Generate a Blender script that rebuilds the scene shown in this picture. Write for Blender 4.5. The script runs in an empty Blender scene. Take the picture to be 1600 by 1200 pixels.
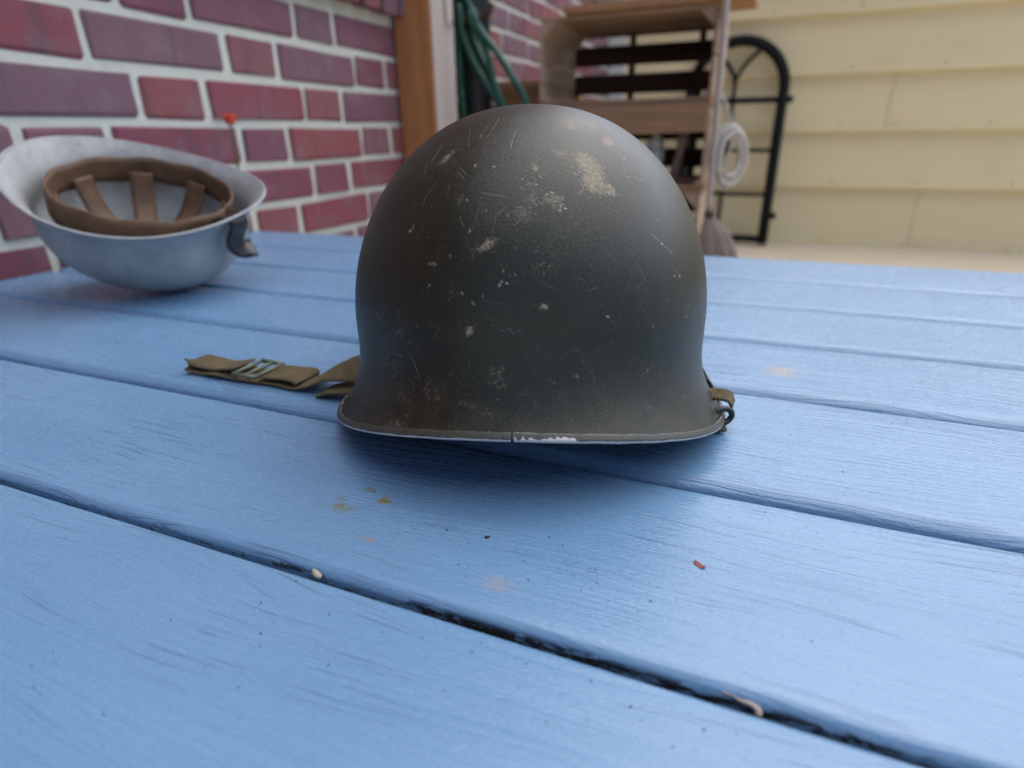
import bpy, bmesh, math, random
import numpy as np
from mathutils import Vector, Matrix, noise as mnoise

R = math.radians
TZ = 0.46                 # height of the table top above the ground
CAM_H = 0.172             # camera height above the table top
YAW, PITCH, ROLL = R(22.4), R(22.9), R(-0.9)

# ------------------------------------------------------------------ camera
scene = bpy.context.scene
col = scene.collection
cam_data = bpy.data.cameras.new("camera")
cam_data.sensor_width = 36.0
cam_data.lens = 930.0 / 1600.0 * 36.0
cam_data.clip_start = 0.01
cam_data.clip_end = 500.0
cam_data.dof.use_dof = True
cam_data.dof.focus_distance = 0.315
cam_data.dof.aperture_fstop = 5.4
cam = bpy.data.objects.new("camera", cam_data)
cam.matrix_world = (Matrix.Translation((0, 0, TZ + CAM_H)) @ Matrix.Rotation(YAW, 4, 'Z')
                    @ Matrix.Rotation(math.pi / 2 - PITCH, 4, 'X') @ Matrix.Rotation(ROLL, 4, 'Z'))
col.objects.link(cam)
scene.camera = cam

# ------------------------------------------------------------------ sky, sun, exposure
SUN_EL, SUN_AZ = R(65), R(30)          # azimuth measured from +Y towards +X
world = bpy.data.worlds.new("World")
scene.world = world
world.use_nodes = True
wn = world.node_tree
sky = wn.nodes.new("ShaderNodeTexSky")
sky.sky_type = 'NISHITA'
sky.sun_disc = False
sky.sun_elevation = SUN_EL
sky.sun_rotation = SUN_AZ
sky.air_density = 0.7
sky.dust_density = 2.0
sky.ozone_density = 1.0
wn.links.new(sky.outputs[0], wn.nodes["Background"].inputs[0])
wn.nodes["Background"].inputs[1].default_value = 0.08

sun_data = bpy.data.lights.new("sun", 'SUN')
sun_data.energy = 1.5
sun_data.angle = R(106)
sun_data.color = (1.0, 0.995, 0.985)
sun = bpy.data.objects.new("sun", sun_data)
sdir = Vector((math.sin(SUN_AZ) * math.cos(SUN_EL), math.cos(SUN_AZ) * math.cos(SUN_EL), math.sin(SUN_EL)))
sun.rotation_euler = sdir.to_track_quat('Z', 'Y').to_euler()
sun.location = sdir * 20
col.objects.link(sun)

scene.view_settings.view_transform = 'Standard'
scene.view_settings.look = 'None'
scene.view_settings.gamma = 1.0
scene.view_settings.exposure = 1.25
scene.view_settings.use_curve_mapping = False
scene.cycles.max_bounces = 5
scene.cycles.diffuse_bounces = 3
scene.cycles.use_adaptive_sampling = True
scene.cycles.adaptive_threshold = 0.03
scene.cycles.glossy_bounces = 2

rng = random.Random(7)
nrng = np.random.default_rng(7)

# ------------------------------------------------------------------ helpers
def tag(o, label=None, cat=None, group=None, kind=None):
    if label: o["label"] = label
    if cat: o["category"] = cat
    if group: o["group"] = group
    if kind: o["kind"] = kind
    return o

def empty(name, loc=(0, 0, 0), rz=0.0, label=None, cat=None, group=None):
    o = bpy.data.objects.new(name, None)
    o.empty_display_size = 0.05
    o.location = loc
    o.rotation_euler = (0, 0, rz)
    col.objects.link(o)
    return tag(o, label, cat, group)

def link(name, me, mat=None, parent=None):
    o = bpy.data.objects.new(name, me)
    if mat is not None and len(me.materials) == 0:
        me.materials.append(mat)
    col.objects.link(o)
    if parent is not None:
        o.parent = parent
    return o

def mesh_from(name, verts, faces, smooth=True):
    me = bpy.data.meshes.new(name)
    me.from_pydata([tuple(map(float, v)) for v in verts], [], [tuple(map(int, f)) for f in faces])
    if smooth:
        me.polygons.foreach_set("use_smooth", [True] * len(me.polygons))
    me.update()
    return me

class MB:
    """collects boxes, tubes and lathes into one mesh"""
    def __init__(s):
        s.v, s.f = [], []
    def add(s, verts, faces, M=None):
        b = len(s.v)
        for p in verts:
            p = Vector(p)
            s.v.append(M @ p if M is not None else p)
        s.f += [tuple(i + b for i in f) for f in faces]
        return s
    def box(s, x0, x1, y0, y1, z0, z1, bev=0.0, M=None, seg=1):
        bm = bmesh.new()
        bmesh.ops.create_cube(bm, size=1.0)
        for v in bm.verts:
            v.co = Vector(((x0 + x1) / 2 + v.co.x * (x1 - x0), (y0 + y1) / 2 + v.co.y * (y1 - y0), (z0 + z1) / 2 + v.co.z * (z1 - z0)))
        if bev > 0:
            bmesh.ops.bevel(bm, geom=bm.edges[:], offset=bev, segments=seg, affect='EDGES', profile=0.5)
        bm.verts.index_update()
        s.add([v.co.copy() for v in bm.verts], [[v.index for v in f.verts] for f in bm.faces], M)
        bm.free()
        return s
    def tube(s, pts, r, n=10, closed=False, M=None):
        pts = [Vector(p) for p in pts]
        m = len(pts)
        rr = r if hasattr(r, '__len__') else [r] * m
        verts, faces = [], []
        up = Vector((0.13, 0.21, 0.97)).normalized()
        prev = None
        for i, p in enumerate(pts):
            a = pts[(i - 1) % m] if (closed or i > 0) else p
            b = pts[(i + 1) % m] if (closed or i < m - 1) else p
            t = (b - a).normalized()
            if prev is None:
                e1 = t.cross(up)
                if e1.length < 1e-3: e1 = t.cross(Vector((1, 0, 0)))
            else:
                e1 = prev - t * prev.dot(t)
            e1.normalize(); prev = e1
            e2 = t.cross(e1)
            for k in range(n):
                w = 2 * math.pi * k / n
                verts.append(p + (e1 * math.cos(w) + e2 * math.sin(w)) * rr[i])
        for i in range(m if closed else m - 1):
            j = (i + 1) % m
            for k in range(n):
                faces.append((i * n + k, i * n + (k + 1) % n, j * n + (k + 1) % n, j * n + k))
        if not closed:
            faces.append(tuple(range(n))[::-1]); faces.append(tuple((m - 1) * n + k for k in range(n)))
        return s.add(verts, faces, M)
    def lathe(s, prof, n=24, M=None):
        verts, faces = [], []
        for (r, z) in prof:
            for k in range(n):
                w = 2 * math.pi * k / n
                verts.append((r * math.cos(w), r * math.sin(w), z))
        for i in range(len(prof) - 1):
            for k in range(n):
                faces.append((i * n + k, i * n + (k + 1) % n, (i + 1) * n + (k + 1) % n, (i + 1) * n + k))
        faces.append(tuple(range(n))[::-1]); faces.append(tuple((len(prof) - 1) * n + k for k in range(n)))
        return s.add(verts, faces, M)
    def mesh(s, name, smooth=False):
        me = mesh_from(name, s.v, s.f, smooth)
        bm = bmesh.new(); bm.from_mesh(me)
        bmesh.ops.recalc_face_normals(bm, faces=bm.faces)
        bm.to_mesh(me); bm.free()
        return me
    def build(s, name, mat, parent=None, smooth=False):
        return link(name, s.mesh(name, smooth), mat, parent)

def catmull(pts, sub=10):
    P = [Vector(p) for p in pts]
    P = [P[0] * 2 - P[1]] + P + [P[-1] * 2 - P[-2]]
    out = []
    for i in range(1, len(P) - 2):
        for k in range(sub):
            t = k / sub
            a, b, c, d = P[i - 1], P[i], P[i + 1], P[i + 2]
            out.append(0.5 * ((2 * b) + (c - a) * t + (2 * a - 5 * b + 4 * c - d) * t * t + (3 * b - a - 3 * c + d) * t ** 3))
    out.append(P[-2])
    return out

def ribbon(path, wdir, width, thick, name, mat, parent, nw=6, wobble=0.0):
    """a strap: rectangular section swept along path; wdir = list of width directions"""
    path = [Vector(p) for p in path]; m = len(path)
    verts, faces = [], []
    for i, p in enumerate(path):
        t = (path[min(i + 1, m - 1)] - path[max(i - 1, 0)]).normalized()
        w = Vector(wdir[i] if isinstance(wdir, list) else wdir)
        w = (w - t * w.dot(t)).normalized()
        nrm = t.cross(w)
        for side in (1, -1):
            for k in range(nw + 1):
                a = (k / nw - 0.5) * side
                wob = wobble * mnoise.noise(Vector((p.x * 60, p.y * 60 + a * 2, 3.1)))
                verts.append(p + w * a * width + nrm * (side * thick / 2 + wob))
    n = 2 * (nw + 1)
    for i in range(m - 1):
        for k in range(n):
            faces.append((i * n + k, i * n + (k + 1) % n, (i + 1) * n + (k + 1) % n, (i + 1) * n + k))
    faces.append(tuple(range(n))); faces.append(tuple((m - 1) * n + k for k in range(n))[::-1])
    me = mesh_from(name, verts, faces, True)
    bm = bmesh.new(); bm.from_mesh(me); bmesh.ops.recalc_face_normals(bm, faces=bm.faces); bm.to_mesh(me); bm.free()
    return link(name, me, mat, parent)

# ------------------------------------------------------------------ node material helpers
class NT:
    def __init__(s, name):
        s.m = bpy.data.materials.new(name); s.m.use_nodes = True
        s.t = s.m.node_tree; s.b = s.t.nodes["Principled BSDF"]
        s.out = s.t.nodes["Material Output"]
        tc = s.t.nodes.new("ShaderNodeTexCoord"); s.obj = tc.outputs["Object"]; s.gen = tc.outputs["Generated"]
    def n(s, typ, **kw):
        nd = s.t.nodes.new(typ)
        for k, v in kw.items():
            if isinstance(k, str) and hasattr(nd, k): setattr(nd, k, v)
        return nd
    def lk(s, a, b): s.t.links.new(a, b)
    def val(s, sock, v):
        if hasattr(v, 'is_linked') or isinstance(v, bpy.types.NodeSocket): s.lk(v, sock)
        else: sock.default_value = v
    def mapping(s, vec, scale=(1, 1, 1), loc=(0, 0, 0), rot=(0, 0, 0)):
        m = s.n("ShaderNodeMapping"); s.lk(vec, m.inputs["Vector"])
        m.inputs["Scale"].default_value = scale; m.inputs["Location"].default_value = loc; m.inputs["Rotation"].default_value = rot
        return m.outputs[0]
    def noise(s, vec, scale, detail=4, rough=0.55, dist=0.0, color=False):
        nd = s.n("ShaderNodeTexNoise"); s.lk(vec, nd.inputs["Vector"])
        nd.inputs["Scale"].default_value = scale; nd.inputs["Detail"].default_value = detail
        nd.inputs["Roughness"].default_value = rough; nd.inputs["Distortion"].default_value = dist
        return nd.outputs["Color" if color else "Fac"]
    def voro(s, vec, scale, feature='F1', out="Distance", rnd=1.0):
        nd = s.n("ShaderNodeTexVoronoi"); nd.feature = feature; s.lk(vec, nd.inputs["Vector"])
        nd.inputs["Scale"].default_value = scale; nd.inputs["Randomness"].default_value = rnd
        return nd.outputs[out]
    def wave(s, vec, scale, dist=3, detail=2, dscale=1.0, direction='Y', typ='BANDS'):
        nd = s.n("ShaderNodeTexWave"); nd.wave_type = typ; nd.bands_direction = direction
        s.lk(vec, nd.inputs["Vector"]); nd.inputs["Scale"].default_value = scale
        nd.inputs["Distortion"].default_value = dist; nd.inputs["Detail"].default_value = detail
        nd.inputs["Detail Scale"].default_value = dscale
        return nd.outputs["Fac"]
    def ramp(s, fac, stops, interp='LINEAR'):
        nd = s.n("ShaderNodeValToRGB"); s.lk(fac, nd.inputs[0]); cr = nd.color_ramp; cr.interpolation = interp
        while len(cr.elements) < len(stops): cr.elements.new(0.5)
        for e, (p, c) in zip(cr.elements, stops):
            e.position = p
            e.color = (c, c, c, 1) if not hasattr(c, '__len__') else (c[0], c[1], c[2], 1)
        return nd.outputs[0]
    def step(s, fac, a, b):
        nd = s.n("ShaderNodeMapRange"); nd.interpolation_type = 'SMOOTHSTEP'; nd.clamp = True
        s.lk(fac, nd.inputs[0]); nd.inputs[1].default_value = a; nd.inputs[2].default_value = b
        nd.inputs[3].default_value = 0; nd.inputs[4].default_value = 1
        return nd.outputs[0]
    def math(s, op, a, b=None, clamp=False):
        nd = s.n("ShaderNodeMath"); nd.operation = op; nd.use_clamp = clamp
        s.val(nd.inputs[0], a)
        if b is not None: s.val(nd.inputs[1], b)
        return nd.outputs[0]
    def mix(s, fac, a, b):
        nd = s.n("ShaderNodeMix"); nd.data_type = 'RGBA'
        s.val(nd.inputs[0], fac)
        for sock, v in ((nd.inputs[6], a), (nd.inputs[7], b)):
            if isinstance(v, bpy.types.NodeSocket): s.lk(v, sock)
            else: sock.default_value = (v[0], v[1], v[2], 1)
        return nd.outputs[2]
    def xyz(s, vec):
        nd = s.n("ShaderNodeSeparateXYZ"); s.lk(vec, nd.inputs[0]); return nd.outputs
    def attr(s, name):
        nd = s.n("ShaderNodeAttribute"); nd.attribute_name = name; return nd.outputs["Fac"]
    def rand(s):
        return s.n("ShaderNodeObjectInfo").outputs["Random"]
    def offset_rand(s, vec, k=37.0):
        """shift texture space by the object's random number so alike pieces differ"""
        nd = s.n("ShaderNodeVectorMath"); nd.operation = 'ADD'
        c = s.n("ShaderNodeCombineXYZ"); r = s.rand()
        s.lk(s.math('MULTIPLY', r, k), c.inputs[0]); s.lk(s.math('MULTIPLY', r, k * 1.7), c.inputs[1]); s.lk(s.math('MULTIPLY', r, k * 0.6), c.inputs[2])
        s.lk(vec, nd.inputs[0]); s.lk(c.outputs[0], nd.inputs[1]); return nd.outputs[0]
    def bump(s, height, strength=0.3, dist=0.002, prev=None):
        nd = s.n("ShaderNodeBump"); s.lk(height, nd.inputs["Height"])
        nd.inputs["Strength"].default_value = strength; nd.inputs["Distance"].default_value = dist
        if prev is not None: s.lk(prev, nd.inputs["Normal"])
        return nd.outputs[0]
    def done(s, color=None, rough=None, metal=None, normal=None, spec=None):
        b = s.b
        if color is not None:
            if isinstance(color, bpy.types.NodeSocket): s.lk(color, b.inputs["Base Color"])
            else: b.inputs["Base Color"].default_value = (*color, 1)
        if rough is not None: s.val(b.inputs["Roughness"], rough)
        if metal is not None: s.val(b.inputs["Metallic"], metal)
        if normal is not None: s.lk(normal, b.inputs["Normal"])
        if spec is not None: s.val(b.inputs["Specular IOR Level"], spec)
        return s.m

def wood(name, c1, c2, c3, rough=0.75, axis='X', scale=1.0):
    """weathered timber: long grain along one axis, knots and grey wear"""
    k = NT(name); v = k.offset_rand(k.obj)
    sc = {'X': (3, 60, 60), 'Y': (60, 3, 60), 'Z': (60, 60, 3)}[axis]
    g = k.noise(k.mapping(v, [q * scale for q in sc]), 1.0, 6, 0.6, 0.8)
    big = k.noise(k.mapping(v, [max(q / 12, 1.5) * scale for q in sc]), 1.0, 3)
    r = k.rand()
    cc = k.ramp(g, [(0.25, c1), (0.55, c2), (0.8, c3)])
    cc = k.mix(k.math('MULTIPLY', k.step(big, 0.45, 0.75), 0.6), cc, c1)
    cc = k.mix(k.math('MULTIPLY', r, 0.35), cc, c3)
    nb = k.bump(g, 0.4, 0.002)
    return k.done(cc, rough, 0, nb, 0.3)

def simple(name, c, rough=0.6, metal=0.0, var=0.15, scale=30, bump=0.1, spec=0.5):
    k = NT(name); n = k.noise(k.obj, scale, 4)
    cc = k.mix(k.ramp(n, [(0.3, 0.0), (0.7, 1.0)]), [q * (1 - var) for q in c], [min(1, q * (1 + var)) for q in c])
    return k.done(cc, k.math('ADD', k.math('MULTIPLY', n, 0.25), rough - 0.12), metal, k.bump(n, bump, 0.002), spec)
# wear marks on the helmet in its own coordinates (metres)
MARK_S=[([(-0.0101, -0.0208, 0.1857), (-0.0134, -0.0492, 0.1783), (-0.0156, -0.0587, 0.174)], 0.31, 0.7), ([(-0.0189, -0.0545, 0.1754), (-0.0216, -0.0649, 0.1697)], 0.322, 0.5), ([(-0.0287, -0.0365, 0.1795), (-0.0282, -0.0563, 0.1725), (-0.0271, -0.0685, 0.1663)], 0.345, 0.6), ([(-0.0033, -0.0644, 0.1721), (-0.005, -0.0759, 0.1649)], 0.625, 0.6), ([(-0.0432, -0.0574, 0.1663), (-0.0456, -0.0646, 0.1611), (-0.0473, -0.0663, 0.1591)], 1.174, 0.55), ([(-0.0499, -0.0663, 0.1575), (-0.0498, -0.0725, 0.1532)], 1.013, 0.5), ([(-0.0646, -0.0488, 0.1565), (-0.0668, -0.0505, 0.1538)], 1.066, 0.25), ([(-0.0309, -0.0825, 0.1549), (-0.0268, -0.0877, 0.1516)], 0.228, 0.5), ([(-0.0298, -0.081, 0.1565), (-0.0261, -0.0855, 0.1538)], 0.349, 0.5), ([(-0.0421, -0.0829, 0.1493), (-0.047, -0.0859, 0.1433), (-0.0484, -0.0884, 0.1396)], 0.393, 0.5), ([(-0.0165, -0.096, 0.1458), (-0.0058, -0.0982, 0.1446)], 0.529, 0.6), ([(-0.0053, -0.1017, 0.1403), (-0.0097, -0.1043, 0.1364), (-0.0108, -0.1085, 0.1298)], 0.543, 0.35), ([(-0.018, -0.1008, 0.1396), (-0.0205, -0.1067, 0.1305)], 0.482, 0.3), ([(-0.027, -0.1019, 0.1351), (-0.0251, -0.1052, 0.1312)], 0.532, 0.4), ([(-0.0523, -0.0927, 0.1312), (-0.054, -0.0944, 0.1271)], 0.741, 0.6), ([(-0.0218, -0.1064, 0.1305), (-0.0227, -0.107, 0.1291)], 0.541, 0.6), ([(0.0503, -0.0642, 0.1586), (0.0512, -0.0698, 0.1544), (0.0527, -0.0728, 0.151), (0.0568, -0.0696, 0.1505), (0.0617, -0.0664, 0.1487)], 0.384, 0.8), ([(0.0645, -0.0868, 0.1258), (0.0707, -0.0845, 0.1202), (0.0772, -0.0808, 0.1145)], 0.403, 0.7), ([(0.0664, -0.0793, 0.1325), (0.0713, -0.0767, 0.1292)], 0.589, 0.4), ([(0.0786, -0.0834, 0.1071), (0.0813, -0.0819, 0.1034)], 0.531, 0.5), ([(-0.0065, -0.125, 0.0866), (-0.002, -0.125, 0.0874), (-0.001, -0.1252, 0.0859), (0.0029, -0.1251, 0.0866)], 0.234, 0.7), ([(-0.0691, -0.1075, 0.0495), (-0.0466, -0.1216, 0.0552)], 0.42, 0.9), ([(-0.054, -0.1131, 0.0697), (-0.0465, -0.1215, 0.0556)], 0.40, 0.8), ([(-0.0705, -0.1013, 0.0682), (-0.0688, -0.103, 0.0653)], 0.341, 0.4), ([(-0.0688, -0.103, 0.0648), (-0.0644, -0.1063, 0.0674), (-0.0601, -0.1097, 0.0672), (-0.056, -0.1119, 0.0689)], 0.40, 0.55), ([(-0.0166, -0.1253, 0.0758), (-0.0065, -0.1263, 0.0751)], 0.178, 0.4), ([(-0.0147, -0.1229, 0.0935), (-0.0056, -0.1244, 0.0897)], 0.291, 0.3), ([(-0.0137, -0.1215, 0.0996), (-0.001, -0.1226, 0.0981)], 0.285, 0.25), ([(0.0295, -0.0885, 0.1499), (0.0309, -0.0908, 0.147), (0.0285, -0.0934, 0.1452)], 0.524, 0.9), ([(-0.0764, -0.1118, 0.0336), (-0.077, -0.114, 0.0309)], 0.307, 0.5), ([(0.0861, -0.0779, 0.0974), (0.0898, -0.0738, 0.0936)], 0.695, 0.35), ([(-0.0365, -0.1195, 0.0858), (-0.0404, -0.1189, 0.0797)], 0.392, 0.35), ([(0.0231, -0.1291, 0.0584), (0.0388, -0.1241, 0.0582)], 0.148, 0.2), ([(-0.032, -0.118, 0.0988), (-0.0304, -0.1178, 0.1011)], 0.24, 0.4), ([(0.0399, -0.1046, 0.1237), (0.0473, -0.1058, 0.1144)], 0.363, 0.14), ([(0.0291, -0.1022, 0.1338), (0.0381, -0.0963, 0.1371)], 1.365, 0.12), ([(0.0277, -0.1074, 0.1264), (0.0394, -0.0996, 0.1319)], 0.597, 0.12), ([(0.0497, -0.1111, 0.0974), (0.0538, -0.1059, 0.1056)], 0.82, 0.1), ([(-0.0718, -0.1084, 0.0436), (-0.047, -0.1248, 0.0488)], 0.169, 0.2), ([(-0.0362, -0.1239, 0.0615), (-0.0259, -0.1263, 0.0645)], 0.154, 0.2), ([(0.0021, -0.1302, 0.0619), (0.0084, -0.129, 0.0647)], 0.207, 0.3), ([(0.059, -0.1002, 0.1108), (0.0618, -0.1005, 0.1056)], 0.524, 0.3), ([(-0.0557, -0.0858, 0.1364), (-0.0518, -0.0854, 0.1402)], 0.385, 0.3), ([(-0.0351, -0.0902, 0.1458), (-0.0341, -0.0877, 0.1487)], 0.609, 0.4), ([(-0.0289, -0.0969, 0.1409), (-0.0263, -0.0946, 0.1446)], 0.836, 0.3), ([(-0.0184, -0.066, 0.1697), (-0.0159, -0.0631, 0.1718)], 0.287, 0.4), ([(-0.0013, -0.0541, 0.1771), (0.0003, -0.0417, 0.1816)], 0.211, 0.4), ([(0.0118, -0.1188, 0.1086), (0.0197, -0.119, 0.1049)], 0.145, 0.25), ([(-0.058, -0.0477, 0.1621), (-0.0578, -0.0365, 0.1663)], 0.428, 0.3)]
MARK_D=[([(0.0338, -0.1158, 0.1041), (0.0358, -0.1148, 0.1049), (0.0386, -0.1135, 0.1056)], 1.236, 0.9), ([(0.0304, -0.1146, 0.1101), (0.0327, -0.1145, 0.1086)], 0.896, 0.6), ([(0.0246, -0.1094, 0.1244), (0.0242, -0.111, 0.1216)], 0.668, 0.5), ([(0.0165, -0.1128, 0.1209), (0.0185, -0.1118, 0.1223)], 0.674, 0.5), ([(0.0671, -0.0279, 0.1616), (0.0682, -0.0259, 0.1611)], 0.633, 0.6), ([(0.011, -0.0792, 0.1621), (0.0137, -0.0795, 0.1616)], 0.608, 0.4), ([(-0.0258, -0.1256, 0.0672), (-0.0251, -0.1262, 0.0655)], 0.361, 0.4)]
MARK_C=[((-0.0219, -0.0826, 0.1576), 1.108, 0.9), ((-0.0124, -0.0853, 0.157), 0.821, 0.8), ((0.0135, -0.097, 0.1452), 1.075, 0.9), ((0.0159, -0.0961, 0.1458), 1.181, 0.8), ((0.0187, -0.0976, 0.1434), 1.295, 0.8), ((0.0205, -0.0998, 0.1403), 1.413, 0.9), ((0.0226, -0.1003, 0.139), 0.761, 1), ((0.0201, -0.1013, 0.1384), 0.981, 0.9), ((0.0212, -0.0971, 0.1434), 0.861, 0.7), ((0.0177, -0.0988, 0.1421), 0.758, 0.7), ((0.0124, -0.0982, 0.144), 1.081, 0.7), ((0.0253, -0.0828, 0.1565), 0.578, 0.6), ((0.0267, -0.0854, 0.1538), 0.83, 0.7), ((-0.007, -0.1197, 0.1071), 1.019, 0.9), ((-0.0037, -0.1195, 0.1078), 0.851, 0.9), ((-0.0062, -0.1192, 0.1086), 0.678, 0.8), ((-0.0701, -0.093, 0.1063), 0.655, 0.9), ((-0.0508, -0.1065, 0.1086), 0.56, 0.8), ((0.0434, -0.1157, 0.0912), 0.741, 1), ((0.0877, -0.0794, 0.0867), 1.193, 0.6), ((0.0863, -0.0824, 0.082), 0.932, 0.9), ((0.0874, -0.0824, 0.0659), 0.621, 1), ((0.0783, -0.0853, 0.1041), 0.775, 0.6), ((0.0813, -0.0819, 0.1034), 0.857, 0.7), ((0.0669, -0.103, 0.0828), 1.16, 0.4), ((0.0041, -0.1336, 0.0543), 0.708, 0.6), ((0.005, -0.1343, 0.0528), 0.383, 0.6), ((0.0021, -0.1333, 0.0548), 0.354, 0.6), ((-0.0421, -0.1123, 0.1048), 0.684, 0.7), ((-0.0429, -0.1125, 0.1033), 0.525, 0.5), ((-0.0602, -0.1067, 0.0897), 0.493, 0.5), ((-0.0544, -0.0937, 0.1278), 0.985, 0.7), ((-0.0523, -0.0941, 0.1291), 0.743, 0.6), ((-0.0219, -0.1068, 0.1298), 0.65, 0.7), ((-0.0244, -0.0968, 0.1427), 0.684, 0.7), ((-0.0152, -0.1206, 0.1019), 0.678, 0.6), ((-0.0193, -0.1211, 0.0981), 0.623, 0.6), ((-0.02, -0.1208, 0.0988), 0.451, 0.6), ((-0.0251, -0.1187, 0.1026), 0.885, 0.5), ((0.0514, -0.0622, 0.1591), 1.046, 0.5), ((0.0548, -0.0654, 0.1549), 0.576, 0.6), ((0.0707, -0.0845, 0.1202), 0.987, 0.9), ((0.0756, -0.0823, 0.1152), 0.529, 0.8), ((0.082, -0.0665, 0.1237), 0.507, 0.6), ((-0.0693, -0.1037, 0.0591), 0.336, 0.6), ((-0.0392, -0.1279, 0.0502), 0.37, 0.5), ((-0.0362, -0.1211, 0.0704), 0.306, 0.6), ((0.0083, -0.1261, 0.0766), 0.352, 0.6), ((-0.0, -0.1182, 0.1115), 0.68, 0.5), ((-0.0315, -0.1104, 0.1187), 0.752, 0.5), ((0.0064, -0.0982, 0.1446), 0.81, 0.5), ((-0.0149, -0.1022, 0.1384), 0.595, 0.6), ((-0.0376, -0.0707, 0.1611), 0.339, 0.6), ((0.0102, -0.0903, 0.1527), 0.684, 0.5), ((0.0087, -0.0938, 0.1493), 0.639, 0.6), ((0.0021, -0.0919, 0.1516), 0.375, 0.6), ((0.0055, -0.0946, 0.1487), 0.496, 0.6), ((0.0739, -0.0942, 0.0936), 0.547, 0.5), ((0.0621, -0.1084, 0.066), 0.316, 0.4), ((-0.1026, -0.0614, 0.0346), 0.394, 0.4)]
MARK_T=[((0.0339, -0.0798, 0.156), (0.0391, -0.0769, 0.156), (0.0352, -0.0872, 0.1487), 1.0), ((0.0362, -0.0867, 0.1487), (0.0428, -0.0855, 0.1464), (0.0347, -0.0909, 0.1452), 1.0), ((0.0435, -0.0857, 0.1458), (0.0483, -0.0844, 0.144), (0.0427, -0.088, 0.144), 0.7), ((0.0301, -0.0802, 0.157), (0.033, -0.0789, 0.157), (0.03, -0.0847, 0.1533), 0.5), ((0.0074, -0.0865, 0.1565), (0.0103, -0.0862, 0.1565), (0.007, -0.0888, 0.1544), 0.55), ((0.0193, -0.0769, 0.1626), (0.0237, -0.0775, 0.1611), (0.0185, -0.0797, 0.1606), 0.35), ((0.0285, -0.0483, 0.1758), (0.0392, -0.0493, 0.1718), (0.0267, -0.0587, 0.1718), 0.55), ((0.0036, -0.0968, 0.1464), (0.0104, -0.0979, 0.1446), (0.0017, -0.1042, 0.1371), 0.3), ((-0.0009, -0.1051, 0.1358), (0.0069, -0.1054, 0.1351), (-0.0009, -0.1098, 0.1285), 0.3), ((-0.0126, -0.1115, 0.1244), (-0.0072, -0.1104, 0.1271), (-0.0112, -0.1128, 0.1223), 0.55), ((-0.0215, -0.112, 0.1208), (-0.0172, -0.1127, 0.1209), (-0.021, -0.1131, 0.1187), 0.3), ((-0.0408, -0.109, 0.1144), (-0.0382, -0.1101, 0.1144), (-0.041, -0.1095, 0.113), 0.6), ((-0.0291, -0.1125, 0.1159), (-0.0262, -0.1133, 0.1159), (-0.0292, -0.1131, 0.1144), 0.3), ((-0.0044, -0.1172, 0.1137), (-0.0019, -0.1173, 0.1137), (-0.0045, -0.1181, 0.1115), 0.3), ((-0.0279, -0.0957, 0.1427), (-0.0256, -0.0964, 0.1427), (-0.0279, -0.0978, 0.1402), 0.3), ((-0.0387, -0.0707, 0.1606), (-0.0357, -0.0726, 0.1606), (-0.0382, -0.074, 0.1586), 0.35), ((-0.044, -0.0922, 0.1383), (-0.0407, -0.094, 0.1383), (-0.0436, -0.093, 0.1377), 0.3), ((-0.0213, -0.1234, 0.0858), (-0.0189, -0.1238, 0.0858), (-0.0213, -0.1238, 0.0835), 0.75), ((0.0138, -0.1221, 0.0973), (0.0161, -0.1218, 0.0973), (0.0138, -0.1225, 0.0958), 0.8), ((0.0291, -0.1254, 0.0647), (0.0306, -0.1249, 0.0645), (0.0291, -0.1257, 0.0635), 0.6), ((0.0187, -0.1283, 0.0631), (0.0212, -0.1279, 0.0629), (0.018, -0.1291, 0.061), 0.3), ((-0.0251, -0.1187, 0.1026), (-0.0236, -0.119, 0.1026), (-0.0252, -0.1191, 0.1011), 0.5), ((0.0176, -0.0984, 0.1427), (0.0224, -0.0993, 0.1403), (0.0155, -0.1017, 0.139), 0.35), ((-0.0692, -0.1197, 0.0338), (-0.0494, -0.1309, 0.0387), (-0.0689, -0.1225, 0.0315), 0.18), ((0.0051, -0.1354, 0.0509), (0.0238, -0.1331, 0.0504), (0.0052, -0.1388, 0.0457), 0.12), ((0.0953, -0.0855, 0.0298), (0.1148, -0.052, 0.0146), (0.0939, -0.097, 0.024), 0.15), ((0.0133, -0.1114, 0.1244), (0.0246, -0.1094, 0.1244), (0.0131, -0.1166, 0.1137), 0.14), ((0.0515, -0.0639, 0.1581), (0.0529, -0.0624, 0.1581), (0.0514, -0.0673, 0.156), 0.3)]
MARK_R=[((0.0434, -0.0554, 0.1672), (0.0463, -0.0552, 0.1659), (0.0427, -0.0597, 0.1654), 1.0)]
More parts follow.
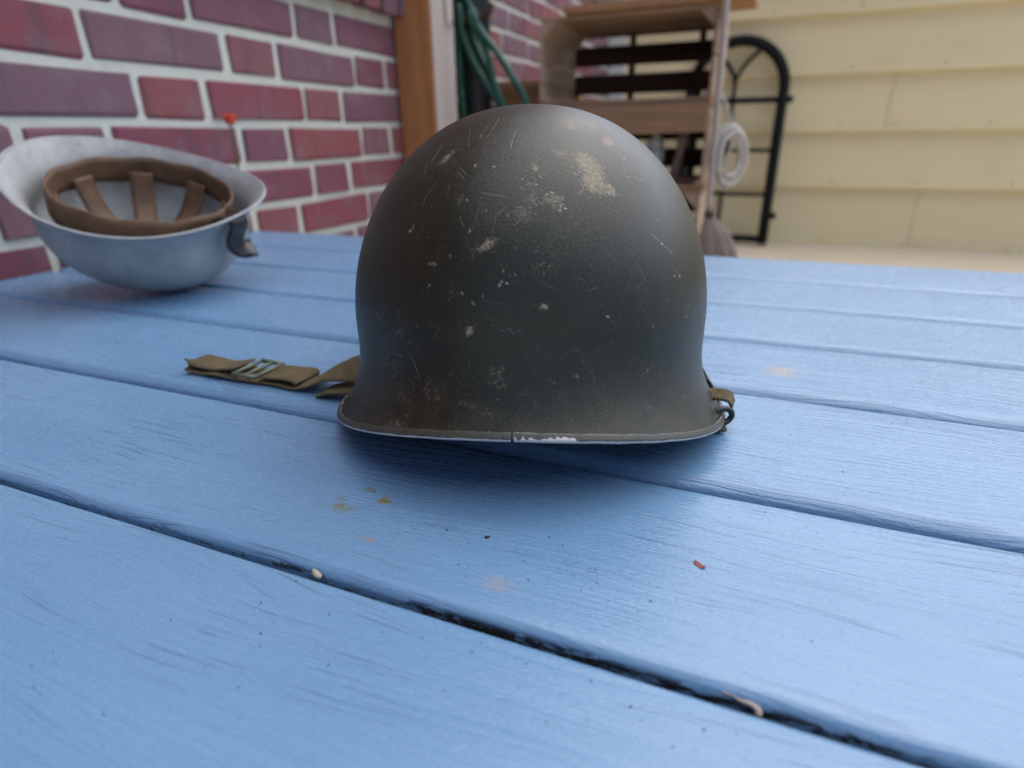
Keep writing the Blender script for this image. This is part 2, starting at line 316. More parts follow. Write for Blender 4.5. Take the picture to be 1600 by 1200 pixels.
# ------------------------------------------------------------------ materials
def m_blue_paint():
    k = NT("blue_paint")
    geo = k.n("ShaderNodeNewGeometry"); pos = geo.outputs["Position"]
    v = k.offset_rand(pos, 11.0)
    big = k.noise(k.mapping(v, (5, 14, 10)), 1.0, 2, 0.5)
    # grain: long lines that swing round knots
    bend = k.math('MULTIPLY', k.step(k.noise(k.mapping(v, (3.6, 13, 4)), 1.0, 1, 0.4), 0.50, 0.90), 0.012)
    cmb = k.n("ShaderNodeCombineXYZ"); k.lk(k.math('ADD', bend, k.math('MULTIPLY', big, 0.030)), cmb.inputs[1])
    va = k.n("ShaderNodeVectorMath"); va.operation = 'ADD'; k.lk(v, va.inputs[0]); k.lk(cmb.outputs[0], va.inputs[1]); w = va.outputs[0]
    ring = k.noise(k.mapping(w, (5, 360, 60)), 1.0, 2, 0.6)
    line = k.noise(k.mapping(w, (14, 900, 120)), 1.0, 1, 0.6)
    brush = k.noise(k.mapping(v, (160, 1000, 500)), 1.0, 1, 0.65)
    orange = k.noise(v, 1000, 1, 0.6)
    zone = k.noise(k.mapping(v, (9, 22, 9)), 1.0, 2)
    crack = k.math('MULTIPLY', k.step(line, 0.38, 0.30), k.step(zone, 0.47, 0.60))
    base = k.mix(k.ramp(big, [(0.3, 0.0), (0.72, 1.0)]), (0.128, 0.255, 0.425), (0.158, 0.296, 0.468))
    base = k.mix(k.math('MULTIPLY', k.step(ring, 0.40, 0.62), 0.11), base, (0.090, 0.20, 0.375))
    base = k.mix(k.math('MULTIPLY', crack, 0.5), base, (0.045, 0.085, 0.160))
    # greenish smears, sandy rub and rusty specks where they lie on this table
    X = k.xyz(pos)
    def spot(cx, cy, rx, ry):
        dx = k.math('DIVIDE', k.math('SUBTRACT', X[0], cx), rx); dy = k.math('DIVIDE', k.math('SUBTRACT', X[1], cy), ry)
        return k.math('SQRT', k.math('ADD', k.math('MULTIPLY', dx, dx), k.math('MULTIPLY', dy, dy)))
    blot = k.noise(k.mapping(v, (150, 330, 100)), 1.0, 3, 0.75)
    grit = k.noise(v, 1300, 1, 0.6)
    for (cx, cy, rx, ry, c, g, amt) in [(-0.176, 0.1995, .012, .006, (0.16, 0.17, 0.06), .25, .8), (-0.159, 0.2125, .009, .006, (0.19, 0.165, 0.04), .15, .95), (-0.171, 0.2185, .010, .004, (0.15, 0.18, 0.09), .3, .7), (-0.181, 0.206, .006, .003, (0.15, 0.18, 0.09), .3, .5),
                                     (-0.148, 0.183, .005, .003, (0.30, 0.22, 0.14), .4, .6), (-0.0815, 0.1765, .014, .008, (0.36, 0.29, 0.25), 1.3, .5),
                                     (0.030, 0.470, .014, .014, (0.36, 0.30, 0.22), .9, .6), (-0.46, 0.58, .02, .008, (0.13, 0.18, 0.2), .5, .5)]:
        d = k.math('ADD', k.math('MULTIPLY', spot(cx, cy, rx, ry), 0.40), k.math('ADD', k.math('MULTIPLY', blot, 1.0 - .35 * min(g, 1)), k.math('MULTIPLY', grit, g * .8)))
        c0 = .55 + .43 * g - (.22 if g > 1 else 0)
        base = k.mix(k.math('MULTIPLY', k.step(d, c0 + .16, c0 - .02), amt), base, c)
    # bare, black weathered wood where paint has flaked low on the plank edges
    low = k.step(X[2], TZ - 0.0020, TZ - 0.0050)
    fl = k.noise(k.mapping(w, (75, 330, 330)), 1.0, 3, 0.75)
    fl2 = k.noise(k.mapping(v, (10, 3, 3)), 1.0, 1, 0.5)
    here = k.math('MULTIPLY', k.math('MULTIPLY', k.step(X[0], -0.13, -0.06), k.step(X[1], 0.18, 0.17)), k.step(X[1], 0.150, 0.155))
    pk = k.math('ADD', k.math('MULTIPLY', fl, 0.8), k.math('ADD', k.math('MULTIPLY', fl2, 0.35), k.math('MULTIPLY', here, 0.075)))
    peel = k.math('MULTIPLY', k.math('MULTIPLY', low, k.step(pk, 0.635, 0.665)), k.math('ADD', k.step(X[1], 0.185, 0.18), 0.0))
    base = k.mix(peel, base, k.mix(k.step(fl, 0.60, 0.72), (0.010, 0.009, 0.010), (0.075, 0.042, 0.026)))
    h = k.math('ADD', k.math('MULTIPLY', k.step(ring, 0.3, 0.7), 0.55), k.math('ADD', k.math('MULTIPLY', line, 0.28), k.math('MULTIPLY', brush, 0.40)))
    h = k.math('ADD', h, k.math('MULTIPLY', orange, 0.35))
    h = k.math('SUBTRACT', h, k.math('ADD', k.math('MULTIPLY', crack, 0.7), k.math('MULTIPLY', peel, 2.4)))
    h = k.math('ADD', h, k.math('MULTIPLY', k.math('MULTIPLY', fl, low), 2.2))
    n1 = k.bump(h, 0.34, 0.0012)
    rough = k.math('ADD', k.math('MULTIPLY', brush, 0.22), k.math('ADD', 0.17, k.math('MULTIPLY', peel, 0.4)))
    return k.done(base, rough, 0, n1, 0.72)

def m_helmet():
    k = NT("olive_steel_paint"); v = k.obj
    fine = k.noise(v, 1500, 3, 0.6); sand = k.noise(v, 620, 4, 0.65); mid = k.noise(v, 75, 5, 0.70); big = k.noise(v, 16, 4, 0.55)
    c = k.mix(k.ramp(big, [(0.32, 0.0), (0.7, 1.0)]), (0.0080, 0.0098, 0.0036), (0.0140, 0.0162, 0.0066))
    c = k.mix(k.math('MULTIPLY', k.step(mid, 0.52, 0.75), 0.45), c, (0.028, 0.027, 0.018))
    # dusty tan speckle caught in the sanded paint
    dustzone = k.attr("dust")
    spk = k.math('MULTIPLY', k.step(sand, 0.52, 0.72), k.math('ADD', k.math('MULTIPLY', k.step(mid, 0.42, 0.66), 0.28), dustzone, True))
    c = k.mix(k.math('MULTIPLY', spk, 0.85), c, (0.19, 0.158, 0.100))
    zz = k.xyz(v)[2]
    c = k.mix(k.math('MULTIPLY', k.step(zz, 0.075, 0.030), k.math('MULTIPLY', k.step(mid, 0.30, 0.65), 0.55)), c, (0.040, 0.032, 0.020))
    wear = k.attr("wear")
    worn = k.step(k.math('ADD', wear, k.math('MULTIPLY', k.math('SUBTRACT', k.math('ADD', k.math('MULTIPLY', mid, 0.65), k.math('MULTIPLY', sand, 0.35)), 0.5), 2.0)), 0.22, 0.80)
    c = k.mix(k.math('MULTIPLY', worn, 0.78), c, k.mix(k.step(sand, .35, .65), (0.15, 0.122, 0.082), (0.33, 0.28, 0.19)))
    rust = k.attr("rust")
    c = k.mix(rust, c, (0.13, 0.065, 0.035))
    dark = k.attr("dark"); c = k.mix(k.math('MULTIPLY', dark, 0.85), c, (0.010, 0.008, 0.008))
    sc = k.attr("scratch"); brk = k.step(k.noise(v, 420, 3, 0.6), 0.30, 0.52)
    sc = k.math('MULTIPLY', sc, k.math('ADD', k.math('MULTIPLY', brk, 0.75), 0.25))
    c = k.mix(k.math('MULTIPLY', sc, 0.50), c, (0.22, 0.21, 0.17))
    chip = k.attr("chip"); c = k.mix(k.math('MULTIPLY', chip, 0.85), c, (0.40, 0.37, 0.30))
    h = k.math('ADD', k.math('MULTIPLY', fine, 0.5), k.math('ADD', k.math('MULTIPLY', sand, 0.6), k.math('MULTIPLY', mid, 0.4)))
    h = k.math('SUBTRACT', h, k.math('MULTIPLY', k.math('ADD', chip, k.math('ADD', dark, sc)), 0.9))
    rough = k.math('ADD', k.math('ADD', 0.30, k.math('MULTIPLY', mid, 0.16)), k.math('MULTIPLY', k.math('ADD', worn, spk, True), 0.16))
    return k.done(c, rough, 0.0, k.bump(h, 0.36, 0.0007), 0.50)

def m_rim():
    k = NT("painted_steel_rim"); v = k.obj
    n1 = k.noise(v, 260, 5, 0.65); fine = k.noise(v, 1300, 3)
    c = k.mix(k.ramp(n1, [(0.3, 0.0), (0.7, 1.0)]), (0.036, 0.038, 0.030), (0.060, 0.060, 0.048))
    bare = k.step(k.math('ADD', k.attr("bare"), k.math('MULTIPLY', k.math('SUBTRACT', n1, 0.5), 1.1)), 0.47, 0.53)
    c = k.mix(bare, c, (0.50, 0.49, 0.46))
    return k.done(c, k.math('ADD', 0.34, k.math('MULTIPLY', n1, 0.2)), k.math('MULTIPLY', bare, 0.25), k.bump(k.math('SUBTRACT', fine, k.math('MULTIPLY', bare, 0.8)), 0.3, 0.0005), 0.5)

def m_webbing():
    k = NT("khaki_webbing"); v = k.obj
    w1 = k.wave(k.mapping(v, (1, 1, 1)), 300, 0.8, 1, 1.0, 'Y'); w2 = k.wave(v, 200, 0.8, 1, 1.0, 'X')
    g = k.noise(v, 60, 4); c = k.mix(k.ramp(g, [(0.3, 0.0), (0.7, 1.0)]), (0.125, 0.096, 0.052), (0.215, 0.168, 0.094))
    c = k.mix(k.math('MULTIPLY', k.math('MULTIPLY', w1, w2), 0.35), c, (0.24, 0.205, 0.125))
    return k.done(c, 0.9, 0, k.bump(k.math('ADD', w1, w2), 0.8, 0.0010), 0.2)

def m_brick():
    k = NT("red_brick"); v = k.offset_rand(k.obj, 23.0); r = k.rand()
    c = k.ramp(r, [(0.0, (0.215, 0.065, 0.080)), (0.25, (0.175, 0.064, 0.094)), (0.5, (0.170, 0.098, 0.124)), (0.75, (0.190, 0.088, 0.102)), (1.0, (0.240, 0.075, 0.080))])
    n1 = k.noise(v, 16, 4, 0.6); n2 = k.noise(v, 120, 4, 0.65); n3 = k.noise(k.mapping(v, (1, 34, 6)), 1.0, 3)
    c = k.mix(k.math('MULTIPLY', k.step(n1, 0.45, 0.75), 0.55), c, (0.21, 0.145, 0.16))
    c = k.mix(k.math('MULTIPLY', k.step(n3, 0.54, 0.74), 0.55), c, (0.095, 0.07, 0.085))
    c = k.mix(k.math('MULTIPLY', k.step(n2, 0.6, 0.8), 0.3), c, (0.28, 0.19, 0.18))
    return k.done(c, 0.82, 0, k.bump(n2, 0.5, 0.003), 0.25)

def m_mortar():
    k = NT("pale_mortar"); v = k.obj; n1 = k.noise(v, 55, 5, 0.6); n2 = k.noise(v, 6, 3)
    c = k.mix(n1, (0.46, 0.48, 0.43), (0.62, 0.64, 0.58)); c = k.mix(k.math('MULTIPLY', k.step(n2, .5, .75), .3), c, (0.44, 0.46, 0.40))
    return k.done(c, 0.95, 0, k.bump(n1, 0.5, 0.004), 0.1)

def m_cladding():
    k = NT("cream_cladding"); v = k.offset_rand(k.obj, 9.0)
    g = k.noise(k.mapping(v, (2.5, 40, 40)), 1.0, 5, 0.6); n = k.noise(v, 3.5, 4)
    c = k.mix(g, (0.80, 0.685, 0.40), (0.86, 0.75, 0.47)); c = k.mix(k.math('MULTIPLY', k.step(n, .5, .8), .35), c, (0.70, 0.58, 0.34))
    return k.done(c, 0.55, 0, k.bump(g, 0.15, 0.003), 0.35)

def m_ground():
    k = NT("sandy_paving"); v = k.obj; n = k.noise(v, 5, 6, .6); n2 = k.noise(v, 90, 4)
    c = k.mix(n, (0.58, 0.49, 0.36), (0.68, 0.59, 0.45)); c = k.mix(k.math('MULTIPLY', k.step(n2, .5, .7), .4), c, (0.33, 0.27, 0.20))
    return k.done(c, 0.9, 0, k.bump(n2, .5, .006), .2)

def m_rope():
    k = NT("white_rope"); v = k.obj; w = k.wave(v, 90, 2.0, 2, 2.0, 'DIAGONAL'); n = k.noise(v, 60, 3)
    return k.done(k.mix(k.math('MULTIPLY', w, n), (0.46, 0.42, 0.38), (0.82, 0.79, 0.74)), 0.9, 0, k.bump(w, .6, .003), .2)

def m_bottle():
    k = NT("printed_white_plastic"); z = k.xyz(k.obj)[2]
    st = k.ramp(z, [(0.0, (0.55, 0.57, 0.60)), (0.030, (0.55, 0.57, 0.60)), (0.031, (0.10, 0.25, 0.42)), (0.050, (0.10, 0.25, 0.42)), (0.051, (0.58, 0.60, 0.60)), (0.085, (0.58, 0.60, 0.60)), (0.086, (0.30, 0.40, 0.36)), (0.10, (0.60, 0.62, 0.62))], 'CONSTANT')
    return k.done(st, .4, 0, None, .5)

def m_grey():
    k = NT("chipped_grey_paint"); v = k.obj; n = k.noise(v, 26, 5, .65); f = k.noise(v, 160, 4, .7); s_ = k.noise(k.mapping(v, (90, 300, 40)), 1.0, 3, .6)
    c = k.mix(k.ramp(n, [(.35, 0.0), (.65, 1.0)]), (0.29, 0.30, 0.30), (0.40, 0.41, 0.41))
    c = k.mix(k.math('MULTIPLY', k.step(f, .60, .68), .7), c, (0.20, 0.17, 0.14)); c = k.mix(k.math('MULTIPLY', k.step(s_, .66, .72), .6), c, (0.30, 0.29, 0.28))
    return k.done(c, k.math('ADD', .42, k.math('MULTIPLY', n, .25)), 0, k.bump(k.math('ADD', f, n), .35, .0015), .4)

M = dict(
    blue=m_blue_paint(), helmet=m_helmet(), rim=m_rim(), web=m_webbing(), brick=m_brick(), mortar=m_mortar(), clad=m_cladding(), ground=m_ground(), rope=m_rope(), bottle=m_bottle(),
    liner=simple("dark_liner", (0.030, 0.028, 0.022), 0.7),
    brass=simple("green_oxidised_brass", (0.13, 0.15, 0.105), 0.45, 0.35, .25, 300),
    black=simple("black_metal", (0.010, 0.011, 0.011), 0.42, 0.0, .3, 80, .1),
    iron=simple("black_iron_paint", (0.004, 0.0055, 0.005), 0.65, 0.0, .3, 40, .2, .25),
    leather=simple("black_leather", (0.008, 0.009, 0.012), 0.28, 0, .3, 200, .3),
    grey=m_grey(),
    post_orange=wood("orange_stained_timber", (0.28, 0.100, 0.032), (0.45, 0.190, 0.066), (0.50, 0.24, 0.10), .7, 'Z', .5),
    pale_lit=wood("pale_lit_timber", (0.28, 0.235, 0.21), (0.40, 0.345, 0.315), (0.48, 0.43, 0.40), .8, 'Z', .5),  # post's lit side put into the colour; also used on the broom handle
    crate_x=wood("crate_timber", (0.17, 0.095, 0.055), (0.34, 0.21, 0.125), (0.46, 0.32, 0.20), .85, 'X', .7),
    crate_y=wood("crate_side_timber", (0.24, 0.165, 0.11), (0.38, 0.275, 0.20), (0.52, 0.41, 0.31), .85, 'Y', .7),
    crate_z=wood("crate_corner_timber", (0.25, 0.17, 0.11), (0.39, 0.28, 0.195), (0.52, 0.41, 0.31), .85, 'Z', .7),
    shade_wood=wood("dark_shaded_timber", (0.020, 0.010, 0.007), (0.045, 0.022, 0.015), (0.075, 0.042, 0.030), .85, 'X', .7),  # crate timber darkened to stand for the shade inside the crates
    shelf=wood("brown_shelf_timber", (0.20, 0.095, 0.040), (0.35, 0.18, 0.082), (0.43, 0.26, 0.14), .8, 'X', .6),
    hose=simple("green_hose_plastic", (0.012, 0.085, 0.055), 0.35, 0, .2, 30, .05),
    navy=simple("dark_slate_plastic", (0.013, 0.022, 0.034), 0.4, 0, .3, 20, .05),
    steel=simple("dull_steel", (0.22, 0.22, 0.22), 0.45, .8, .2, 60, .1),
    rusty=simple("rusty_brown_metal", (0.07, 0.04, 0.018), 0.8, .1, .4, 60, .4),
    spindle=wood("turned_beech", (0.20, 0.13, 0.105), (0.30, 0.22, 0.185), (0.36, 0.28, 0.24), .6, 'Z', 1),
    cloth=simple("off_white_ceramic", (0.62, 0.60, 0.57), .6, 0, .06, 20, .1),
    bristle=simple("straw_bristle", (0.33, 0.27, 0.24), .9, 0, .2, 200, .4),
    red=simple("red_petal", (0.68, 0.070, 0.035), .6, 0, .2, 90, .2),
    stem=simple("green_stem", (0.06, 0.10, 0.03), .6, 0, .2, 60, .1),
    leaf=simple("dry_red_leaf", (0.22, 0.06, 0.045), .7, 0, .3, 400, .3),
    dirt=simple("dark_dirt", (0.022, 0.022, 0.026), .9, 0, .4, 300, .2),
    band=simple("brown_liner_leather", (0.115, 0.062, 0.032), .6, 0, .3, 60, .4),
    trim=simple("white_trim_paint", (0.60, 0.61, 0.60), .55, 0, .06, 12, .1),
    roof=simple("dark_roof_felt", (0.05, 0.048, 0.045), .9, 0, .2, 40, .4),
    lichen=simple("tan_paint_flake", (0.42, 0.36, 0.30), .85, 0, .2, 300, .3),
)

# ------------------------------------------------------------------ ground
me = mesh_from("ground", [(-60, -60, 0), (60, -60, 0), (60, 60, 0), (-60, 60, 0)], [(0, 1, 2, 3)], False)
tag(link("ground", me, M['ground']), kind="structure")

# ------------------------------------------------------------------ brick wall (plane x = WX)
WX = -0.960
COURSE, HEADP, STRP, JOINT = 0.0791, 0.1345, 0.2664, 0.0145
Z0 = TZ + 0.196                      # a bed joint
PER = HEADP + STRP
WY0, WY1, WTOP = -2.6, 4.0, 3.4
wall = empty("brick_wall", (WX, 1.0, 0), 0, "red brick house wall with wide pale mortar joints behind the table's left end", "wall")
def wp(x, y, z):                     # world -> wall local
    return (x - WX, y - 1.0, z)
mb = MB(); a = wp(WX - 0.24, WY0, 0); b = wp(WX - 0.0060, WY1 - .002, WTOP)
mb.box(a[0], b[0], a[1], b[1], a[2], b[2]); mb.build("mortar", M['mortar'], wall)

def brick_mesh(length, seed):
    r = random.Random(seed)
    bm = bmesh.new(); bmesh.ops.create_cube(bm, size=1.0)
    for v in bm.verts:
        v.co = Vector((v.co.x * 0.07 - 0.035, v.co.y * (length - JOINT), v.co.z * (COURSE - JOINT)))
    bmesh.ops.bevel(bm, geom=bm.edges[:], offset=0.0040, segments=1, affect='EDGES')
    for v in bm.verts:
        v.co += Vector((r.uniform(-.0010, .0006), r.uniform(-.0032, .0032), r.uniform(-.0030, .0030)))
    me = bpy.data.meshes.new("brick"); bm.to_mesh(me); bm.free(); me.materials.append(M['brick']); return me
HEADS = [brick_mesh(HEADP, i) for i in range(6)]
STRS = [brick_mesh(STRP, 20 + i) for i in range(6)]
SILL_Z = TZ + 0.458                  # underside of a projecting brick ledge
rest = MB(); n_ind = 0
nmin, nmax = int((0 - Z0) / COURSE), int((WTOP - Z0) / COURSE)
for n in range(nmin, nmax):
    zc = Z0 + (n + 0.5) * COURSE
    c0 = 1.2333 + (PER / 2 if n % 2 else 0)
    y = c0 - 16 * PER
    seq = []
    while y < WY1 + 1:
        seq.append((y, HEADP, HEADS)); seq.append((y + PER / 2, STRP, STRS)); y += PER
    for (yc, ln, ms) in seq:
        if yc - ln / 2 < WY0 or yc + ln / 2 > WY1: continue
        if abs(zc - (SILL_Z + .05)) < .07 and .2 < yc < 1.75: continue
        loc = wp(WX + rng.uniform(-.0015, .0015), yc + rng.uniform(-.002, .002), zc + rng.uniform(-.0015, .0015))
        vis = (-4 <= n <= 5 and 0.35 < yc < 1.75) or (0 <= n <= 8 and 1.7 < yc < 4.0)
        if vis and n_ind < 296:
            o = link("brick", rng.choice(ms), None, wall)
            o.location = loc; o.rotation_euler = (rng.uniform(-.012, .012), rng.uniform(-.006, .006), rng.uniform(-.006, .006)); n_ind += 1
        else:
            L2, H2 = (ln - JOINT) / 2, (COURSE - JOINT) / 2
            rest.box(loc[0] - .05, loc[0], loc[1] - L2, loc[1] + L2, loc[2] - H2, loc[2] + H2)
o = rest.build("brickwork", M['brick'], wall); tag(o, kind="stuff")
# projecting ledge of bricks laid on edge
bm = bmesh.new(); bmesh.ops.create_cube(bm, size=1.0)
for v in bm.verts: v.co = Vector((v.co.x * .16, v.co.y * .064, v.co.z * .105))
bmesh.ops.bevel(bm, geom=bm.edges[:], offset=.004, segments=1, affect='EDGES')
sill_me = bpy.data.meshes.new("ledge_brick"); bm.to_mesh(sill_me); bm.free(); sill_me.materials.append(M['brick'])
y = 0.25
while y < 1.72:
    o = link("ledge_brick", sill_me, None, wall)
    o.location = wp(WX - .035 + rng.uniform(-.003, .003), y, SILL_Z + .056 + rng.uniform(-.002, .002)); o.rotation_euler = (0, R(10), rng.uniform(-.01, .01)); y += .0775
mb = MB(); a = wp(WX - .08, .21, SILL_Z + .012); b = wp(WX + .026, 1.72, SILL_Z + .090)
mb.box(a[0], b[0], a[1], b[1], a[2], b[2]); mb.build("ledge_mortar", M['mortar'], wall)

# ------------------------------------------------------------------ cream shed closing the yard
shed = empty("garden_shed", (0.6, 4.0, 0), 0, "cream clapboard shed wall behind the crates and the iron frame", "shed")
SX0, SX1 = -0.985 - .6 + .02, 4.2 - .6
nl = MB()
zs = [-0.02, 0.317, 0.611, 0.893, 1.175, 1.46]
for i in range(len(zs) - 1):
    z0, z1 = zs[i], zs[i + 1]
    prof = [(0.0, z0 + .010), (-0.026, z0 + .004), (-0.034, z0 + .001), (-0.036, z0 + .006), (-0.0350, z0 + .012), (-0.006, z1 + .018), (0.0, z1 + .018)]
    cuts = [SX0, -.6 + (.78, 1.42, .55, 1.75, 1.10)[i % 5], 2.1 + (.2, -.15, .3, .05, -.3)[i % 5], SX1]
    for q0, q1 in zip(cuts[:-1], cuts[1:]):
        dz = rng.uniform(-.0025, .0025)
        v = [(q0 + .0015, p[0] + dz * .4, p[1] + dz) for p in prof] + [(q1 - .0015, p[0] - dz * .3, p[1] - dz) for p in prof]
        m = len(prof); f = [(k, (k + 1) % m, m + (k + 1) % m, m + k) for k in range(m)] + [tuple(range(m))[::-1], tuple(range(m, 2 * m))]
        mm = MB(); mm.add(v, f); mm.build("board", M['clad'], shed)
        for xx in np.arange(q0 + .04, q1, .42): nl.lathe([(.0045, 0), (.0045, .002), (.003, .003)], 8, Matrix.Translation((xx, -.0345, z0 + .035)) @ Matrix.Rotation(math.pi / 2, 4, 'X'))

tag(nl.build("nail_heads", M['rusty'], shed), kind="stuff")
MB().box(SX0, SX1, .003, .12, 0, 1.46).build("wall_core", M['clad'], shed)
MB().box(SX0 + .002, SX0 + .092, -.050, -.023, 0.0, 1.39, .004).build("corner_board", M['trim'], shed)
MB().box(SX0 - .02, SX1 + .15, -.04, .14, 1.47, 1.50, .006).build("coping", M['roof'], shed)
MB().box(SX0 - .02, SX1 + .15, -.065, -.042, 1.40, 1.51, .004).build("fascia", M['trim'], shed)

# ------------------------------------------------------------------ blue plank table
table = empty("garden_table", (0.1, 0.42, 0), 0, "light blue painted slatted wooden table under the helmet", "table")
TX0, TX1 = -0.93, 1.20
edges = [-0.100, 0.027, 0.153, 0.278, 0.416, 0.535, 0.657, 0.788, 0.930]
GAPS = [.006, .006, .0055, .0095, .0090, .0080, .0080, .0065]
ARRIS = [.006, .006, .0055, .0105, .0100, .0090, .0090, .0080]
def plank_mesh(y0, y1, seed, rx):
    th = 0.030
    rz = rx * .9           # rounded arris
    prof = [(y0 + rx * (1 - math.cos(math.pi / 2 * k / 8)), -rz + rz * math.sin(math.pi / 2 * k / 8)) for k in range(9)]
    inner = [(y0 + rx + (y1 - y0 - rx - .007) * t, 0.0) for t in (0.06, 0.15, .25, .35, .45, 0.55, .65, .75, 0.85, .94)]
    far = [(y1 - .003 * (1 - math.sin(math.pi / 2 * k / 5)), -.003 * (1 - math.cos(math.pi / 2 * k / 5))) for k in range(6)]
    prof = prof + inner + far + [(y1, -th + .003), (y1 - .003, -th), (y0 + .003, -th), (y0, -th + .003)]
    n = len(prof); NX = 220
    V = []; F = []
    for i in range(NX + 1):
        x = TX0 + (TX1 - TX0) * i / NX
        w = 0.0009 * mnoise.noise(Vector((x * 5, seed * 3.7, 0))) + .0004 * mnoise.noise(Vector((x * 25, seed * 9.1, 5)))
        for j, (py, pz) in enumerate(prof):
            cup = 0.0007 * mnoise.noise(Vector((x * 3, py * 14, seed * 1.3))) + .00025 * mnoise.noise(Vector((x * 16, py * 60, seed * 1.3)))
            e = 1.0 if (j < 6) else (0.6 if j > n - 8 else 0)
            V.append((x - 0.1, py - 0.42 + e * w, TZ + pz + (cup if pz > -.02 else 0)))
    for i in range(NX):
        for j in range(n):
            F.append((i * n + j, i * n + (j + 1) % n, (i + 1) * n + (j + 1) % n, (i + 1) * n + j))
    F.append(tuple(range(n))); F.append(tuple(NX * n + k for k in range(n)))
    me = mesh_from("plank", V, F, True)
    bm = bmesh.new(); bm.from_mesh(me); bmesh.ops.recalc_face_normals(bm, faces=bm.faces); bm.to_mesh(me); bm.free()
    return me
for i in range(len(edges) - 1):
    link("plank", plank_mesh(edges[i] + GAPS[i], edges[i + 1], i + 1, ARRIS[i]), M['blue'], table)
tl = lambda x: x - 0.1
ty = lambda y: y - 0.42
for xx in (-0.78, 0.10, 1.02):
    MB().box(tl(xx - .035), tl(xx + .035), ty(-.08), ty(.91), TZ - .0615, TZ - .0312, .003).build("batten", M['blue'], table)
for yy in (-.045, .852):
    MB().box(tl(-.86), tl(1.12), ty(yy), ty(yy + .025), TZ - .125, TZ - .062, .003).build("apron", M['blue'], table)
for xx in (-.86, 1.05):
    for yy in (-.02 + .001, .785):
        MB().box(tl(xx), tl(xx + .066), ty(yy), ty(yy + .066), 0, TZ - .0625, .004).build("leg", M['blue'], table)
# ------------------------------------------------------------------ olive helmet
HC = (-0.13626, 0.36629); HYAW = 0.29456
HP = dict(a=.11105, bf=.12669, bb=.14, H=.18735, zf=.03779, zs=.00049, n1=2.14188, n2=1.9755, flF=.01861, flS=.01644, neck=1.0006, fh=.0454, sexp=2.1327, zsp=1.75845)
helmet = empty("steel_helmet", (HC[0], HC[1], TZ), HYAW, "worn dark olive steel helmet with scratched paint standing on the blue table", "helmet")

def helmet_rings(phi, ns, inset=0.0, P=HP):
    c, s = np.cos(phi), np.sin(phi)
    a, bb, bf = P['a'] - inset, P['bb'] - inset, P['bf'] - inset
    b = np.where(s < 0, bf, bb)
    e = 2 / P['sexp']
    px, py = np.sign(c) * np.abs(c) ** e, np.sign(s) * np.abs(s) ** e
    front, back = np.clip(-s, 0, 1), np.clip(s, 0, 1)
    zr = P['zs'] + (P['zf'] - P['zs']) * front ** P['zsp'] + .012 * back ** 2 + .0022
    fl = P['flS'] + (P['flF'] - P['flS']) * front
    H = P['H'] - inset; z0 = .36; nd = int(ns * .6)
    X, Y, Z = [], [], []
    for k in range(nd):
        t = math.pi / 2 * (1 - k / (nd - 1)); q = k / (nd - 1)
        rho = max(math.cos(t), 0) ** (2 / P['n1']); ze = max(math.sin(t), 0) ** (2 / P['n2'])
        zz = H * z0 + H * (1 - z0) * ze
        off = fl * (1 - np.clip((zz - zr) / P['fh'], 0, 1)) ** 2.2
        X.append(a * rho * px + off * c); Y.append(b * rho * py + off * s); Z.append(np.full(len(phi), zz))
    nl = ns - nd
    for k in range(1, nl + 1):
        u = k / nl
        z = H * z0 * (1 - u) + zr * u
        d = np.clip((z - zr) / P['fh'], 0, 1)
        off = fl * (1 - d) ** 2.2
        X.append(a * px + off * c); Y.append(b * py + off * s); Z.append(z)
    return np.array(X), np.array(Y), np.array(Z)

def ring_mesh(name, X, Y, Z, flip=False):
    ns, nc = X.shape
    V = np.stack([X, Y, Z], -1)[1:].reshape(-1, 3)
    V = np.vstack([[[0, 0, Z[0].mean()]], V])
    i = np.arange(ns - 2)[:, None] * nc; j = np.arange(nc)[None, :]; jn = (j + 1) % nc
    Q = np.stack([1 + i + j, 1 + i + nc + j, 1 + i + nc + jn, 1 + i + jn], -1).reshape(-1, 4)
    T = np.stack([np.zeros(nc, int), 1 + np.arange(nc), 1 + (np.arange(nc) + 1) % nc], -1)
    if flip: Q, T = Q[:, ::-1], T[:, ::-1]
    me = bpy.data.meshes.new(name)
    me.vertices.add(len(V)); me.vertices.foreach_set("co", V.astype(np.float32).ravel())
    nl = len(Q) * 4 + len(T) * 3
    me.loops.add(nl); me.loops.foreach_set("vertex_index", np.concatenate([Q.ravel(), T.ravel()]).astype(np.int32))
    me.polygons.add(len(Q) + len(T))
    ls = np.concatenate([np.arange(len(Q)) * 4, len(Q) * 4 + np.arange(len(T)) * 3]).astype(np.int32)
    me.polygons.foreach_set("loop_start", ls)
    me.polygons.foreach_set("use_smooth", np.ones(len(Q) + len(T), dtype=bool))
    me.update(calc_edges=True); me.validate()
    return me, V

front_phi = np.linspace(-math.pi - .15, .15, 640, endpoint=False)
back_phi = np.linspace(.15, math.pi - .15, 110, endpoint=False)
PHI = np.concatenate([front_phi, back_phi])
HX, HY, HZ = helmet_rings(PHI, 400)
